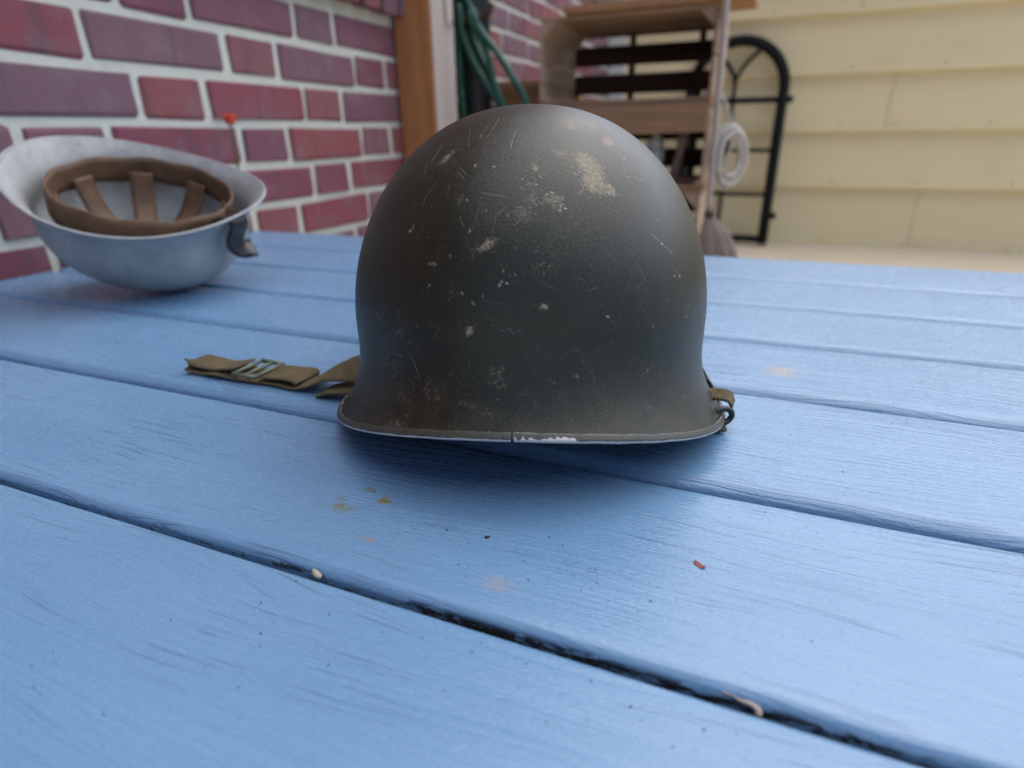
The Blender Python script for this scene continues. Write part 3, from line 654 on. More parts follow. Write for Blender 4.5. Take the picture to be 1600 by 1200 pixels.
# slight hand-pressed unevenness of the steel
dent = np.array([mnoise.noise(Vector((x * 22, y * 22, z * 22))) for x, y, z in zip(HX[::8, ::8].ravel(), HY[::8, ::8].ravel(), HZ[::8, ::8].ravel())]).reshape(HX[::8, ::8].shape)
dent = np.repeat(np.repeat(dent, 8, 0), 8, 1)[:HX.shape[0], :HX.shape[1]]
for _ in range(12):
    dent = (np.roll(dent, 3, 1) + np.roll(dent, -3, 1) + dent + np.vstack([dent[:3], dent[:-3]]) + np.vstack([dent[3:], dent[-3:]])) / 5
wgt = np.clip((HZ - .045) / .03, 0, 1) * np.clip(np.hypot(HX, HY) / .05, 0, 1)
sc_ = 1 + .0030 * dent * wgt
HX, HY = HX * sc_, HY * sc_
me, V = ring_mesh("shell", HX, HY, HZ)
nv = len(V)
rnd = np.random.default_rng(3)
att = {k: np.zeros(nv) for k in ("scratch", "chip", "wear", "rust", "dark", "dust")}
def seg_dist(p0, p1, idx):
    p0, p1 = np.array(p0), np.array(p1); d = p1 - p0; L = max((d @ d), 1e-12)
    t = np.clip(((V[idx] - p0) @ d) / L, 0, 1)
    return np.linalg.norm(V[idx] - (p0 + t[:, None] * d), axis=1)
def near(p, r):
    return np.where(np.abs(V - np.array(p)).max(1) < r)[0]
for key, marks in (("scratch", MARK_S), ("dark", MARK_D)):
    for pts, w, st in marks:
        w = min(max(w * .8, .30), .70) * 1e-3
        for p0, p1 in zip(pts[:-1], pts[1:]):
            mid = [(a_ + b_) / 2 for a_, b_ in zip(p0, p1)]; ln = math.dist(p0, p1)
            idx = near(mid, ln / 2 + 4 * w)
            if len(idx) == 0: continue
            val = st * np.clip(1.35 - seg_dist(p0, p1, idx) / w, 0, 1)
            att[key][idx] = np.maximum(att[key][idx], val)
for p, r, st in MARK_C:
    r = min(max(r * .8, .40), .75) * 1e-3; idx = near(p, r * 3)
    d = V[idx] - np.array(p); ang = np.arctan2(d[:, 2], d[:, 0])
    rr = r * (.75 + .35 * np.sin(ang * 2 + p[0] * 900) + .25 * np.sin(ang * 5 + p[2] * 700))
    att["chip"][idx] = np.maximum(att["chip"][idx], st * np.clip(1.5 - np.linalg.norm(d, axis=1) / np.maximum(rr, 1e-4), 0, 1))
def patches(key, marks, soft):
    for c, e1, e2, st in marks:
        c = np.array(c); a1, a2 = np.array(e1) - c, np.array(e2) - c
        r1, r2 = max(np.linalg.norm(a1), 1e-4), max(np.linalg.norm(a2), 1e-4)
        idx = near(c, 2.2 * max(r1, r2)); d = V[idx] - c
        q = np.sqrt((d @ a1 / r1 ** 2) ** 2 + (d @ a2 / r2 ** 2) ** 2)
        val = st * np.clip((1.0 + soft - q) / (2 * soft), 0, 1) ** 1.2
        att[key][idx] = np.maximum(att[key][idx], val)
patches("wear", MARK_T, .55); patches("rust", MARK_R, .25)
patches("dust", [(c, tuple(np.array(c) + 1.8 * (np.array(e1) - np.array(c))), tuple(np.array(c) + 1.8 * (np.array(e2) - np.array(c))), .75 * s) for c, e1, e2, s in MARK_T], .8)
F0 = np.where(V[:, 1] < 0.02)[0]
for _ in range(34):
    p = V[rnd.choice(F0)]; r = rnd.uniform(.004, .014); idx = near(p, r * 1.6)
    q = np.linalg.norm((V[idx] - p) * np.array([1, 1, rnd.uniform(.6, 1.6)]), axis=1) / r
    att["wear"][idx] = np.maximum(att["wear"][idx], rnd.uniform(.10, .30) * np.clip(1.4 - q, 0, 1)); att["dust"][idx] = np.maximum(att["dust"][idx], rnd.uniform(.15, .5) * np.clip(1.5 - q, 0, 1))
# many more hairline scuffs and grains of bare metal, scattered at random
F0 = np.where(V[:, 1] < 0.02)[0]
for _ in range(170):
    p = V[rnd.choice(F0)]
    if rnd.random() < .55:
        d = rnd.normal(size=3); d *= rnd.uniform(.002, .012) / np.linalg.norm(d); idx = near(p, .014); w = rnd.uniform(.22, .36) * 1e-3
        val = rnd.uniform(.05, .20) * np.clip(1.3 - seg_dist(p, p + d, idx) / w, 0, 1); att["scratch"][idx] = np.maximum(att["scratch"][idx], val)
    else:
        r = rnd.uniform(.25, .42) * 1e-3; idx = near(p, .003)
        val = rnd.uniform(.08, .4) * np.clip(1.4 - np.linalg.norm(V[idx] - p, axis=1) / r, 0, 1); att["chip"][idx] = np.maximum(att["chip"][idx], val)
for k_, a_ in att.items():
    at = me.attributes.new(k_, 'FLOAT', 'POINT'); at.data.foreach_set("value", np.clip(a_, 0, 1).astype(np.float32))
link("shell", me, M['helmet'], helmet)
# inner face and fibre liner
phi2 = np.linspace(-math.pi, math.pi, 120, endpoint=False)
X2, Y2, Z2 = helmet_rings(phi2, 60, .0016)
me, _ = ring_mesh("inner_face", X2, Y2, Z2 + .0003, True); link("inner_face", me, M['liner'], helmet)
X2, Y2, Z2 = helmet_rings(phi2, 60, .009, dict(HP, flF=0.0, flS=0.0, zf=HP['zf'] + .006, zs=HP['zs'] + .006))
me, _ = ring_mesh("liner", X2, Y2, Z2, True); link("liner", me, M['liner'], helmet)

# folded steel band round the edge, open at a seam in front
ph = np.linspace(-math.pi / 2 + .0045, -math.pi / 2 + 2 * math.pi - .0035, 900)
RX, RY, RZ = helmet_rings(ph, 200)
E = np.stack([RX[-1], RY[-1], RZ[-1]], -1); Tn = E - np.stack([RX[-6], RY[-6], RZ[-6]], -1); Tn /= np.linalg.norm(Tn, axis=1)[:, None]
G = np.gradient(E, axis=0); G /= np.linalg.norm(G, axis=1)[:, None]
N = np.cross(Tn, G); N *= np.sign((N * np.stack([np.cos(ph), np.sin(ph), .4 + 0 * ph], -1)).sum(1))[:, None]
prof = [(-.0031, .0007), (-.0030, .00105), (-.0026, .00125), (-.0019, .0013), (-.0012, .0013), (-.0005, .0013), (.0001, .00125), (.0007, .0011), (.0011, .0006), (.0013, -.0001), (.0011, -.0008), (.0006, -.0012), (-.001, -.0014), (-.0026, -.0014), (-.0031, -.0009)]
VR, FR, bare = [], [], []
s_arc = np.concatenate([[0], np.cumsum(np.linalg.norm(np.diff(E, axis=0), axis=1))]); tot = s_arc[-1]
n = len(prof)
for i in range(len(ph)):
    thick = 1.0 + (.22 if s_arc[i] < .07 else .22 * math.exp(-(s_arc[i] - .07) / .01)) - .10 * math.exp(-(tot - s_arc[i]) / .01)
    wob = .00018 * mnoise.noise(Vector((s_arc[i] * 90, 1, 2)))
    for (t, o_) in prof:
        VR.append(E[i] + Tn[i] * (t + wob) + N[i] * (o_ * thick + .0002 if o_ > 0 else o_))
        b_ = 0.0
        if o_ > 0:
            if t > .0010: b_ = .80  # pale lower edge: bare steel with the table's reflection painted in
            elif t > .0006: b_ = .56
            elif t < -.0029: b_ = .46 + (.22 if s_arc[i] < .062 else 0)
            s1 = s_arc[i]
            if s1 < .036 and t < -.0029: b_ = .66
            if s1 < .0285:
                cov = .95 if s1 < .0010 else (.24 if s1 < .0145 else (.24 + .26 * min(1, (s1 - .0145) / .006)))
                cov += .16 * math.sin(s1 * 1900) + .10 * math.sin(s1 * 4700 + 1)
                lev = (.0013 - t) / .0044
                if lev < cov: b_ = max(b_, .80)
                elif lev < cov + .12: b_ = max(b_, .50)
        else:
            b_ = .62 if t > 0 else .2
        bare.append(b_)
for i in range(len(ph) - 1):
    for k in range(n):
        FR.append((i * n + k, i * n + (k + 1) % n, (i + 1) * n + (k + 1) % n, (i + 1) * n + k))
FR.append(tuple(range(n))); FR.append(tuple((len(ph) - 1) * n + k for k in range(n)))
me = mesh_from("rim_band", VR, FR, True)
bm = bmesh.new(); bm.from_mesh(me); bmesh.ops.recalc_face_normals(bm, faces=bm.faces); bm.to_mesh(me); bm.free()
at = me.attributes.new("bare", 'FLOAT', 'POINT'); at.data.foreach_set("value", np.array(bare, dtype=np.float32))
link("rim_band", me, M['rim'], helmet)

def hl(x, y, z):                       # world (z above table) -> helmet local
    dx, dy = x - HC[0], y - HC[1]; c, s = math.cos(HYAW), math.sin(HYAW)
    return Vector((c * dx + s * dy, -s * dx + c * dy, z))
# chin strap lying out to the left
wd = hl(0, 1, 0) - hl(0, 0, 0)
cy = .3215
sp = catmull([hl(-.236, cy + .012, .020), hl(-.249, cy + .006, .0185), hl(-.262, cy + .001, .0170), hl(-.276, cy, .0125), hl(-.290, cy - .001, .0052), hl(-.302, cy - .001, .0028), hl(-.318, cy, .0022), hl(-.336, cy, .0018), hl(-.352, cy - .001, .0020), hl(-.372, cy - .003, .0040), hl(-.388, cy - .002, .0022), hl(-.399, cy - .003, .0034), hl(-.4045, cy - .004, .0066)], 8)
wdl = [hl(0, 1, 0.75 * max(0.0, 1 - i / 34)) - hl(0, 0, 0) for i in range(len(sp))]
strap = ribbon(sp, wdl, .0255, .0014, "chin_strap", M['web'], helmet, 8, .0014)
sp = catmull([hl(-.236, cy - .002, .0085), hl(-.250, cy - .006, .0072), hl(-.264, cy - .008, .0058), hl(-.273, cy - .008, .0030), hl(-.276, cy - .008, .0012)], 8)
ribbon(sp, wd, .020, .0019, "strap_tail", M['web'], strap, 6, .0003)
sp = catmull([hl(-.2985, cy + .001, .0040), hl(-.2975, cy + .001, .0062), hl(-.302, cy + .001, .0078), hl(-.312, cy + .001, .0074), hl(-.322, cy + .001, .0066), hl(-.331, cy + .001, .0060)], 7)
ribbon(sp, wd, .0262, .0015, "strap_keeper", M['web'], strap, 8, .0012)
sp = catmull([hl(-.4045, cy - .004, .0066), hl(-.403, cy - .003, .0082), hl(-.392, cy - .002, .0074), hl(-.378, cy - .001, .0062), hl(-.366, cy - .001, .0080), hl(-.356, cy - .001, .0098)], 7)
ribbon(sp, wd, .0225, .0014, "strap_fold", M['web'], strap, 6, .0012)
bk = MB()
for dx, l in ((-.333, .030), (-.343, .030), (-.354, .030)):
    p0, p1 = hl(dx, cy - l / 2, .0072), hl(dx, cy + l / 2, .0072); bk.tube([p0, p0.lerp(p1, .5), p1], .0016, 8)
for yy in (-.015, .015):
    p0, p1 = hl(-.3325, cy + yy, .0072), hl(-.3545, cy + yy, .0072); bk.tube([p0, p0.lerp(p1, .5), p1], .0017, 8)
bk.build("buckle", M['brass'], strap, True)
# loops that hold the strap at both sides
def bail(side):
    x0 = HP['a'] + HP['flS'] * .55
    M4 = Matrix.Translation((side * x0, .004, .016)) @ Matrix.Rotation(side * R(58), 4, 'Y')
    pts = [(-.001, -.014, 0), (.0075, -.0135, 0), (.0085, -.010, 0), (.0085, 0, 0), (.0085, .010, 0), (.0075, .0135, 0), (-.001, .014, 0)]
    MB().tube(catmull(pts, 5), .0014, 8, M=M4).build("strap_loop", M['black'], helmet, True)
bail(1); bail(-1)
# short strap stub and ring on the right
rp = [hl(-.018, .368, .0165), hl(-.0095, .3665, .0180), hl(-.0035, .3655, .0172), hl(-.0012, .365, .0130)]
ribbon(catmull(rp, 6), wd, .0160, .0019, "strap_stub", M['web'], helmet, 6, .0003)
ring = []
rc = hl(-.0062, .3495, .0110)
for k in range(28):
    w = 2 * math.pi * k / 28
    ring.append(rc + Vector((math.cos(w) * .0064, .0022 * math.cos(w), math.sin(w) * .0050)))
MB().tube(ring, .0019, 8, closed=True).build("ring", M['black'], helmet, True)
MB().box(-.006, .004, -.006, .006, -.0015, .0015, .0008, Matrix.Translation(hl(-.0075, .3520, .0030))).build("strap_end", M['web'], helmet)

# ------------------------------------------------------------------ pale grey helmet lying crown-down at the left
GX, GY = -0.668, 0.512
Rv = Vector((math.cos(YAW), math.sin(YAW), 0))
gh = empty("grey_helmet", (GX, GY, TZ), YAW, "pale grey steel helmet lying crown down on the table's left end", "helmet")
GP = dict(HP, a=.112, bf=.104, bb=.104, H=.128, zf=.0, zs=0.0, n1=2.2, n2=2.05, flF=.014, flS=.020, neck=1, fh=.040, sexp=2.1)
def grey_rings(n, ns, inset):
    ph = np.linspace(-math.pi, math.pi, n, endpoint=False)
    X, Y, Z = helmet_rings(ph, ns, inset, GP)
    hw = np.clip(1 - Z / .142, 0, 1) ** 2
    Z = Z - .006 * hw * np.cos(ph * 2)[None, :]
    return X, Y, Z
Mg = Matrix.Rotation(R(15), 4, 'Y') @ Matrix.Rotation(R(13), 4, 'X') @ Matrix.Rotation(math.pi, 4, 'X')
X2, Y2, Z2 = grey_rings(160, 90, 0.0)
lowest = min((Mg @ Vector((x, y, z))).z for x, y, z in zip(X2.ravel(), Y2.ravel(), Z2.ravel()))
Mg = Matrix.Translation((0, 0, -lowest + .0008)) @ Mg
for nm, ins, fl in (("shell", 0.0, False), ("inner_face", .002, True)):
    X2, Y2, Z2 = grey_rings(160, 90, ins)
    me, _ = ring_mesh(nm, X2, Y2, Z2 - (.0002 if ins else 0), fl); me.transform(Mg); link(nm, me, M['grey'], gh)
X2, Y2, Z2 = grey_rings(200, 90, 0)
pts = [Vector((x, y, z)) for x, y, z in zip(X2[-1], Y2[-1], Z2[-1])]
me = MB().tube(pts, .0017, 8, closed=True).mesh("rim_band", True); me.transform(Mg); link("rim_band", me, M['grey'], gh)
def gpt(phi, q, r=.86):
    # a point inside the grey shell: q = 0 rim .. 1 crown
    z = .022 + .084 * q; rad = .100 * r * math.sqrt(max(0.0, 1 - (max(0, q - .1) / 1.02) ** 2.4))
    return Mg @ Vector((rad * math.cos(phi), rad * math.sin(phi), z))
band = [gpt(2 * math.pi * k / 48, .06 + .015 * math.sin(k * 1.3), .93) for k in range(49)]
lin = ribbon(band, (Mg.to_3x3() @ Vector((0, 0, 1))), .030, .0025, "liner_band", M['band'], gh, 4, .0008)
for k in range(8):
    ph_ = 2 * math.pi * (k + .3) / 8
    ribbon(catmull([gpt(ph_, .08), gpt(ph_, .32, .80), gpt(ph_, .58, .70), gpt(ph_, .80, .42)], 6), (Mg.to_3x3() @ Vector((-math.sin(ph_), math.cos(ph_), 0))), .026, .002, "liner_tongue", M['band'], lin, 4, .001)
sp = catmull([(.085, -.030, .078), (.104, -.036, .089), (.115, -.036, .086), (.115, -.034, .077), (.109, -.032, .068), (.106, -.028, .059), (.109, -.020, .052), (.117, -.008, .050)], 8)
st = ribbon(sp, (0.45, 1, 0.1), .024, .0035, "chin_strap", M['leather'], gh, 6, .0008)
# ------------------------------------------------------------------ things between table and wall
post = empty("wooden_post", (-0.902, 1.611, 0), 0, "square timber post against the brick wall, orange front face and right side coloured pale as if lit", "post")
MB().box(-.0565, .0545, -.0625, .0625, 0, 2.6, .004).build("post_core", M['post_orange'], post)
MB().box(.0548, .0572, -.0600, .0615, 0, 2.6, .0008).build("side_board", M['pale_lit'], post)  # thin sheet that carries the paler, lit colour of the right face
hk = [(-.842, 1.622, TZ + .60), (-.8405, 1.622, TZ + .46), (-.8395, 1.623, TZ + .442), (-.8385, 1.630, TZ + .4345), (-.8385, 1.642, TZ + .433), (-.8385, 1.652, TZ + .438), (-.8395, 1.655, TZ + .452)]
tag(MB().tube(catmull(hk, 6), .0022, 8).build("wire_hook", M['steel'], None, True), "thin grey wire hook hanging on the post's pale side", "hook")
pipe = empty("drainpipe", (-.905, 1.93, 0), 0, "dark slate drainpipe running down the brick wall behind the post", "pipe")
MB().lathe([(.052, 0.0), (.052, 2.6)], 24).build("pipe_tube", M['navy'], pipe, True)
for z in (.62, 1.75): MB().lathe([(.0525, z), (.058, z + .004), (.058, z + .05), (.0525, z + .054)], 24).build("pipe_collar", M['navy'], pipe, True)
# hose hung from a bracket on the wall
br = empty("hose_bracket", (-.955, 2.10, TZ + .50), 0, "rusty wall bracket holding the green hose", "bracket")
MB().box(0, .008, -.03, .03, -.05, .06, .002).build("back_plate", M['rusty'], br)
MB().tube(catmull([(.004, 0, .0), (.07, 0, -.005), (.13, 0, .005), (.145, 0, .035)], 6), .008, 8).build("arm", M['rusty'], br, True)
HO = Vector((-.80, 1.86, 0))
hose = empty("garden_hose", HO, 0, "green garden hose hanging in loops from a wall bracket", "hose")
def loop(pts, nm="hose_loop"): MB().tube(catmull([(p[0] - HO.x, p[1] - HO.y, TZ + p[2]) for p in pts], 8), .0105, 10).build(nm, M['hose'], hose, True)
loop([(-.925, 1.86, .30), (-.930, 1.86, .46), (-.917, 1.85, .520), (-.905, 1.85, .443), (-.870, 1.85, .366), (-.820, 1.85, .293), (-.772, 1.85, .235), (-.72, 1.86, .10), (-.74, 1.88, -.06), (-.83, 1.89, -.10), (-.905, 1.88, .04), (-.925, 1.86, .30)])
loop([(-.93, 1.885, .28), (-.925, 1.885, .48), (-.893, 1.875, .528), (-.884, 1.87, .450), (-.846, 1.87, .362), (-.796, 1.87, .270), (-.745, 1.88, .14), (-.75, 1.90, -.01), (-.84, 1.91, -.05), (-.91, 1.90, .08), (-.93, 1.885, .28)])
loop([(-.872, 1.83, .500), (-.858, 1.84, .456), (-.826, 1.85, .388), (-.806, 1.85, .310), (-.776, 1.85, .246), (-.75, 1.85, .16), (-.70, 1.86, -.1)])
loop([(-.866, 1.84, .505), (-.846, 1.84, .455), (-.796, 1.85, .394), (-.746, 1.85, .325), (-.701, 1.85, .252), (-.685, 1.86, .12), (-.70, 1.87, -.1), (-.76, 1.9, -.45)])
for o_, d_ in ((br, Vector((0.0, -.24, 0.0))),): o_.location = Vector((-.957, 1.862, TZ + .487))

shelf = empty("wooden_shelf", (-.815, 2.36, 0), 0, "low brown wooden shelf against the brick wall beside the crates", "shelf")
MB().box(-.14, .115, -.13, .13, TZ + .315, TZ + .345, .003).build("shelf_board", M['shelf'], shelf)
MB().box(-.14, .115, -.131, -.111, TZ + .245, TZ + .3146, .002).build("front_rail", M['shelf'], shelf)
for x in (-.135, .075):
    for y in (-.11, .08): MB().box(x, x + .035, y, y + .035, 0, TZ + .3144, .002).build("leg", M['shelf'], shelf)

# ------------------------------------------------------------------ stack of apple crates, open sides to the front
CW, CH, CD = 0.507, 0.2335, 0.36
CRX, CRY = -0.4255, 1.90
def crate_parts(root, front):
    z0, z1, w = 0.0, CH, CW / 2
    t = .011
    for zz in ((z0, z0 + t), (z1 - t, z1)):
        for k in range(3):
            y0 = k * (CD / 3) + .003
            MB().box(-w + .0005, w - .0005, y0, y0 + CD / 3 - .010, zz[0], zz[1], .0015).build("slat", M['crate_x'], root)
    for s in (-1, 1):
        x0, x1 = (-w, -w + t) if s < 0 else (w - t, w)
        for k in range(2):
            q0 = z0 + t + .001 + k * ((CH - 2 * t) / 2); MB().box(x0, x1, .001, CD - .013, q0, q0 + (CH - 2 * t) / 2 - .006, .0015).build("side_board", M['crate_y'], root)
        for zc, sz in ((z0 + t + .0006, 1), (z1 - t - .0006, -1)):
            xc = -w + t + .0006 if s < 0 else w - t - .0006; q = .040 if sz < 0 else .020
            tri = [(xc, zc), (xc - s * q, zc), (xc, zc + sz * q)]
            v = [(p[0], .004, p[1]) for p in tri] + [(p[0], CD - .014, p[1]) for p in tri]
            m_ = MB(); m_.add(v, [(0, 1, 2), (5, 4, 3), (0, 3, 4, 1), (1, 4, 5, 2), (2, 5, 3, 0)]); m_.build("corner_post", M['crate_z'], root)
    for (b0, b1) in ((.003, .018), (.044, .104), (.131, .190), (.216, .231)):
        MB().box(-w + .002, w - .002, CD - .012, CD, b0, b1, .0015).build("back_slat", M['shade_wood'], root)  # interior shade painted into the back slats
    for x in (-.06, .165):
        MB().box(x, x + .02, CD + .0005, CD + .012, .01, CH - .01, .001).build("back_batten", M['shade_wood'], root)
    if front:
        M4 = Matrix.Translation((.035, -.007, CH - .042)) @ Matrix.Rotation(R(-1.5), 4, 'Y')
        MB().box(-.235, .212, -.0055, .0055, -.041, .036, .003, M4).build("front_board", M['crate_x'], root)
labels = ["bottom crate of the wooden stack, standing on the ground behind the table", "second crate from the bottom of the wooden stack, hidden mostly by the helmet",
          "crate with a brown board across its front, holding the white bottle", "topmost open apple crate with shade-dark slatted back above the helmet"]
for i in range(4):
    c_ = empty("apple_crate", (CRX + (.004, -.003, .002, 0)[i], CRY, i * .235), (0.004, -.004, .003, 0)[i], labels[i], "crate", "apple crates stacked behind the table")
    crate_parts(c_, i == 2)
    c_.location.z = i * .2352
z3 = 2 * .2352 + .0118
bot = empty("plastic_bottle", (-.336, 2.02, z3), 0, "white plastic bottle with blue band standing in a crate", "bottle")
MB().lathe([(.026, 0), (.028, .004), (.028, .110), (.024, .124), (.012, .134), (.011, .140)], 20).build("bottle_body", M['bottle'], bot, True)
MB().lathe([(.0135, .1402), (.0135, .160), (.012, .162)], 16).build("cap", M['trim'], bot, True)
tool = empty("turned_handle", (-.272, 2.0, z3), 0, "turned wooden tool handle leaning inside the crate beside the bottle", "tool handle")
Mt = Matrix.Rotation(R(9), 4, 'Y')
MB().lathe([(.010, .003), (.014, .01), (.016, .03), (.013, .06), (.0115, .09), (.013, .110), (.018, .122), (.018, .130), (.012, .136), (.015, .146), (.0155, .168), (.011, .176)], 18, Mt).build("handle", M['spindle'], tool, True)
topz = 4 * .2352
brd = MB().box(-.60, -.088, 1.875, 2.06, topz - .0008, topz + .0175, .002)
o = brd.build("loose_board", M['shelf']); tag(o, "brown board lying on the topmost crate and jutting out to the right", "board")
pl = MB(); pl.lathe([(.095, 0), (.105, .004), (.128, .10), (.134, .104), (.134, .118), (.124, .118), (.118, .10), (.095, .012)], 28)
o = pl.build("plant_bowl", M['cloth'], None, True); o.scale = (1.1, .62, 1); o.location = (-.43, 1.965, topz + .0180); tag(o, "off-white bowl on the board above the topmost crate", "bowl")

# rope coil hung on the crate's right side
rope = empty("rope_coil", (-.112, 1.955, TZ + .178), 0, "coil of off-white rope hung on the right side of the crates", "rope")
for k in range(15):
    rr = .063 + rng.uniform(-.016, .018); ax = Vector((math.cos(R(52 + rng.uniform(-9, 9))), math.sin(R(52 + rng.uniform(-9, 9))), rng.uniform(-.06, .06))); off = Vector((rng.uniform(-.012, .012), rng.uniform(-.010, .010), -.078 + rng.uniform(-.007, .007)))
    pts = [off + ax * (rr * .93 * math.cos(2 * math.pi * q / 40)) + Vector((0, 0, 1)) * (rr * 1.12 * math.sin(2 * math.pi * q / 40)) for q in range(40)]
    MB().tube(pts, .0036, 8, closed=True).build("rope_turn", M['rope'], rope, True)
MB().tube(catmull([(-.052, .0, .10), (-.030, .0, .07), (-.012, 0, .03), (-.006, 0, -.01), (.002, .004, -.05), (-.008, .004, -.09), (-.006, 0, -.12)], 6), .0042, 8).build("hanging_end", M['rope'], rope, True)

# besom broom standing beside the stack
bro = empty("broom", (-.140, 1.845, 0), 0, "pale broom standing upright against the crates' front right corner", "broom")
MB().tube(catmull([(-.004, 0, TZ - .06), (-.008, .010, TZ + .10), (-.014, .018, TZ + .30), (-.020, .026, TZ + .62)], 6), [.0085] * 19, 12).build("handle", M['pale_lit'], bro, True)
br_ = MB()
for k in range(170):
    a_, q_ = rng.uniform(0, 2 * math.pi), math.sqrt(rng.random())
    x0, y0 = .010 * q_ * math.cos(a_), .008 * q_ * math.sin(a_); x1, y1 = .105 * q_ * math.cos(a_) + .045, .03 * q_ * math.sin(a_)
    br_.tube(catmull([(x0, y0, TZ - .03), (x0 * 1.3 + .002, y0, TZ - .06), ((x0 + x1) / 2 + .006, (y0 + y1) / 2, TZ - .15), (x1, y1, .012 + rng.uniform(0, .03))], 3), .0030, 4)
br_.build("bristles", M['bristle'], bro)
MB().lathe([(.014, TZ - .062), (.0145, TZ - .058), (.0145, TZ - .048), (.014, TZ - .044)], 14).build("binding", M['rusty'], bro, True)

# black arched iron frame leaning on the shed
gate = empty("arched_iron_frame", (-.225, 3.80, 0), 0, "black arched iron frame with forked bars leaning on the cream boards", "iron frame")
lean = lambda x, z: (x, z * .125, z)
GR, SPR = .245, TZ + .372
arc = [lean(GR * math.cos(math.pi * k / 24), SPR + GR * math.sin(math.pi * k / 24)) for k in range(25)]
g_ = MB(); g_.tube([lean(GR, .012), lean(GR, .3), lean(GR, SPR * .8)] + arc + [lean(-GR, SPR * .8), lean(-GR, .3), lean(-GR, .012)], .029, 10); g_.build("outer_frame", M['iron'], gate, True)
MB().tube([lean(-GR, .040), lean(0, .040), lean(GR, .040)], .021, 10).build("bottom_bar", M['iron'], gate, True)
MB().tube([lean(-GR, TZ + .318), lean(0, TZ + .318), lean(GR + .02, TZ + .318)], .0155, 8).build("cross_bar", M['iron'], gate, True)
for z in (TZ + .06, TZ - .175): MB().tube([lean(-GR, z), lean(0, z), lean(GR, z)], .011, 8).build("cross_bar", M['iron'], gate, True)
MB().tube([lean(-.012, .05), lean(-.012, TZ + .1), lean(-.012, TZ + .42)], .0115, 8).build("mullion", M['iron'], gate, True)
for s in (-1, 1): MB().tube(catmull([lean(-.012, TZ + .415), lean(-.012 + s * .020, TZ + .462), lean(-.012 + s * .066, TZ + .525), lean(-.012 + s * .130, TZ + .580)], 5), .0115, 8).build("fork_bar", M['iron'], gate, True)
for z in (TZ + .318, TZ - .29): MB().lathe([(.006, -.022), (.019, -.016), (.019, .016), (.006, .022)], 12, Matrix.Translation(lean(GR + .033, z)) @ Matrix.Rotation(math.pi / 2, 4, 'Y')).build("hinge_knob", M['iron'], gate, True)

# single red flower by the wall
fl_ = empty("red_flower", (-.900, .886, 0), 0, "orange-red flower on a thin green stem between table and brick wall", "flower")
MB().tube(catmull([(.02, .01, 0), (.012, .004, .2), (-.004, 0, .42), (0, 0, TZ + .190)], 8), .0022, 8).build("stem", M['stem'], fl_, True)
def petal(a, tilt, L, W):
    v, f = [], []
    for i in range(6):
        t = i / 5; w = W * math.sin(math.pi * min(1, .12 + t * .86)) ** .7
        for j in range(5):
            u = j / 4 - .5
            v.append((t * L * math.cos(tilt + .5 * t), u * w, t * L * math.sin(tilt + .9 * t) + .6 * u * u * w + .0006 * math.sin(9 * u + 5 * t)))
    for i in range(5):
        for j in range(4): f.append((i * 5 + j, i * 5 + j + 1, i * 5 + j + 6, i * 5 + j + 5))
    m_ = MB(); m_.add(v, f, Matrix.Translation((0, 0, TZ + .190)) @ Matrix.Rotation(a, 4, 'Z')); return m_.build("petal", M['red'], fl_, True)
for k in range(9): petal(2 * math.pi * k / 9 + rng.uniform(-.2, .2), R(25 + 18 * (k % 3)) + rng.uniform(-.1, .1), .019 + rng.uniform(-.002, .003), .014)
MB().lathe([(.001, TZ + .186), (.0045, TZ + .190), (.0050, TZ + .196), (.001, TZ + .200)], 10).build("flower_head", M['lichen'], fl_, True)

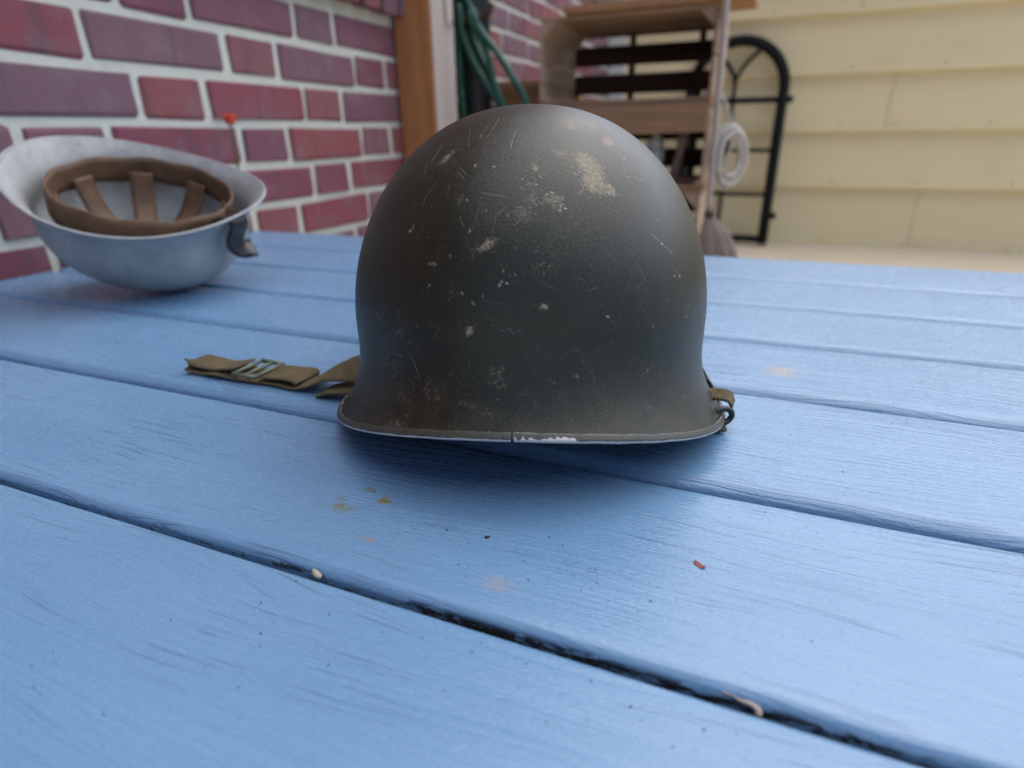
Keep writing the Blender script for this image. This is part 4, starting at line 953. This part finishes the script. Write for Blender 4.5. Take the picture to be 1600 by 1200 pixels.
# ------------------------------------------------------------------ crumbs on the table
def crumb(name, x, y, L, W, T, mat, label, cat, rz, z=TZ):
    bm = bmesh.new(); bmesh.ops.create_icosphere(bm, subdivisions=2, radius=1.0)
    for v in bm.verts:
        k_ = 1 + .35 * mnoise.noise(v.co * 1.7 + Vector((x * 99, y * 99, 0)))
        v.co = Vector((v.co.x * L * k_, v.co.y * W * k_, v.co.z * T * k_ + .5 * T + .25 * L * (v.co.x ** 2)))
    me = bpy.data.meshes.new(name); bm.to_mesh(me); bm.free(); me.polygons.foreach_set("use_smooth", [True] * len(me.polygons))
    o = link(name, me, mat); o.location = (x, y, z); o.rotation_euler = (0, 0, rz); return tag(o, label, cat)
crumb("leaf_flake", -.0048, .2188, .0030, .0016, .00022, M['leaf'], "small curled red-brown leaf flake on the blue plank before the helmet", "leaf flake", R(-35))
crumb("paint_flake", -.1563, .1562, .0036, .0014, .0012, M['lichen'], "small tan flake lodged in the gap of the near planks", "flake", R(-22), TZ - .0020)
crumb("seed", -.0975, .2035, .0013, .0009, .0006, M['dirt'], "dark oval seed on the plank below the helmet's front seam", "seed", R(40))
o = MB().tube(catmull([(.0090, .15905, TZ - .0020), (.0120, .1586, TZ - .0019), (.0150, .1580, TZ - .0024), (.0180, .1580, TZ - .0026), (.0205, .1575, TZ - .0036), (.0208, .1572, TZ - .0048)], 5), [.0003 + .0011 * max(0, (q - 8) / 17) for q in range(26)], 8).build("filler_drip", M['lichen'], None, True)
tag(o, "pale dried filler drip on the near plank's rounded edge at right", "drip")
dm = MB()
for k in range(520):
    if k < 260: x, y = rng.uniform(-.22, .05), rng.uniform(.06, .272)
    elif k < 430: x, y = rng.gauss(-.06, .040), rng.gauss(.20, .03)
    else: x, y = rng.uniform(-.5, .12), rng.uniform(.29, .75)
    if any(e - .004 < y < e + .020 for e in edges): continue
    if math.hypot((x - HC[0]) / .125, (y - HC[1]) / .15) < 1: continue
    r_ = min(.0009, .00014 + rng.expovariate(1 / .00014)); a0 = rng.uniform(0, 6.28); n_ = 6; el = rng.uniform(.5, 1)
    z_ = TZ + .00125
    ringp = [(x + r_ * math.cos(a0 + 2 * math.pi * q / n_) * (1 + rng.uniform(-.3, .3)), y + el * r_ * math.sin(a0 + 2 * math.pi * q / n_) * (1 + rng.uniform(-.3, .3)), z_ - .0016) for q in range(n_)]
    dm.add(ringp + [(x, y, z_ + r_ * .35 - .0007)], [(q, (q + 1) % n_, n_) for q in range(n_)])
o = dm.build("dirt_specks", M['dirt']); tag(o, "tiny dark specks of dirt scattered over the blue planks", "dirt", kind="stuff")
